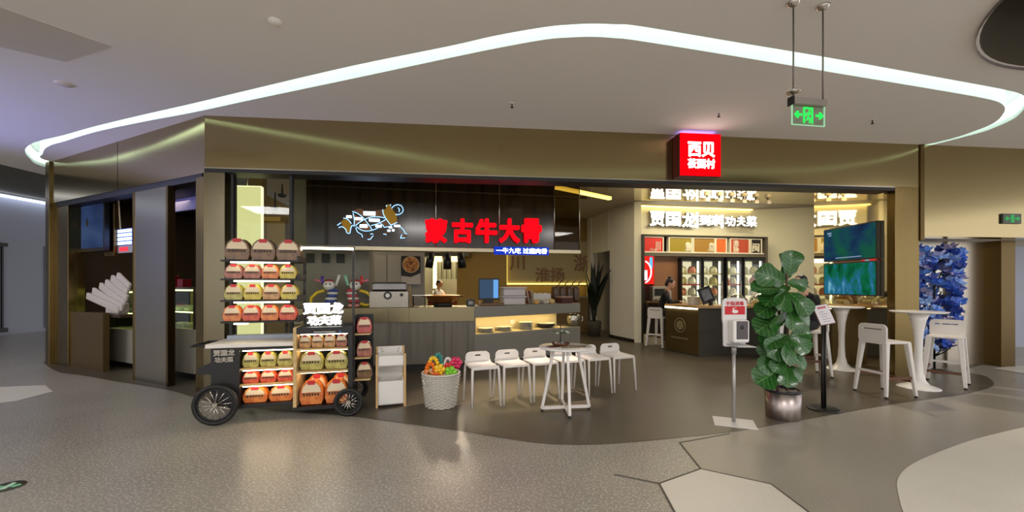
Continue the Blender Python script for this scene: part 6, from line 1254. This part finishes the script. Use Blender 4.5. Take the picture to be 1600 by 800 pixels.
# glass cake cases
def case(label, pa, pb, yt, ym, yb, tt, depth, cakes):
    u0, z1 = ls(pa, yt, tt); u1, zm_ = ls(pb, ym, tt); t = thing('cake_case', label, 'display case', FS.w(0, tt, 0), fsa, 'lit cake cases in the left shop')
    MB().box(u0, u1, 0, depth, 0.08, zm_).build('white_base', M('case_white', (196, 190, 176), 0.5), t); MB().box(u0, u1, 0.02, depth, 0, 0.08).build('plinth', m_dark, t)
    MB().box(u0, u1, 0.0, 0.012, zm_+0.01, z1).build('front_glass', GLASS('case_glass', (225, 240, 225), 0.08), t)
    MB().box(u0, u1, 0.0, depth, z1, z1+0.03).build('case_top', m_steel, t); MB().box(u0, u1, depth-0.02, depth, zm_, z1).build('case_back', M('case_back', (170, 150, 80), 0.6), t)
    for x in (u0, u1-0.025): MB().box(x, x+0.025, 0, 0.025, zm_, z1).build('corner_post', m_steel, t)
    n = 2
    for k in range(n):
        z = zm_+0.02+k*(z1-zm_)*0.42
        if k: MB().box(u0+0.03, u1-0.03, 0.04, depth-0.03, z-0.012, z).build('glass_shelf', GLASS('shelf_glass', (235, 245, 235), 0.08), t); MB().box(u0+0.04, u1-0.04, 0.03, 0.05, z-0.03, z-0.013).build('added_shelf_led', E('case_led', (255, 240, 170), 6), t)  # strip under the shelf added to brighten the lower half of the case
    MB().box(u0+0.04, u1-0.04, 0.03, 0.05, z1-0.025, z1-0.002).build('case_led', E('case_led', (255, 240, 170), 6), t)
    return u0, u1, zm_, z1
case('lit glass cake case behind the fanned white display', 166, 209, 455, 516, 580, 0.43, 0.45, 0)
u0, u1, zm_, z1 = case('lit glass cake case seen right of the steel panel', 259, 303, 452, 515, 563, 0.4, 0.36, 1)
k = 0
for lv, z in enumerate((zm_+0.001, zm_+0.021+(z1-zm_)*0.42)):
    for j in range(3):
        x_ = u0+0.14+j*(u1-u0-0.28)/2
        t = thing('cake', 'round %s cake on the %s of the right cake case, %s' % (('white', 'cream', 'white')[j] if lv == 0 else ('red topped', 'white', 'pale')[j], 'floor' if lv == 0 else 'shelf', ('nearest the steel panel', 'middle', 'farthest right')[j]), 'cake', FS.w(x_, 0.4+0.16, z), 0, 'cakes in the case')
        MB().lathe([(0, 0), (0.085, 0), (0.088, 0.06), (0.08, 0.075), (0, 0.08)], 16).build('sponge', M('cake_w', (230, 222, 204), 0.6), t)
        if lv and j == 0: MB().lathe([(0.0, 0.095), (0.05, 0.095), (0.078, 0.078)], 16).build('topping', M('cake_red', (190, 40, 36), 0.4), t)
u, z = ls(284, 446, 0.6)
for i, px in enumerate((270, 288)):
    u, _ = ls(px, 448, 0.58); tag(MB().box(-0.08, 0.08, -0.06, 0.06, 0, 0.13+0.06*(i == 0)).build('gift_box', M('gift_red', (170, 20, 24), 0.5), None, FS.w(u, 0.58, z1+0.03), fsa, bevel=0.005), ('tall' if i == 0 else 'low')+' red gift box on top of the right cake case', 'box', 'red gift boxes')
t = thing('purple_sign_band', 'dull purple grey band sign in the dark doorway left of the corner post', 'sign', fs0, fsa)
u0, zt = ls(258, 299, 1.0); u1, zb2 = ls(306, 326, 1.0); MB().box(u0-0.2, u1+0.15, 1.0, 1.05, zb2, zt).build('band', M('band_purple', (120, 114, 150), 0.6, emit=0.12, ecol=(140, 135, 180)), t); MB().box(u1, u1+0.03, 1.0, 1.05, zt, 2.95).build('hanger', m_black, t)
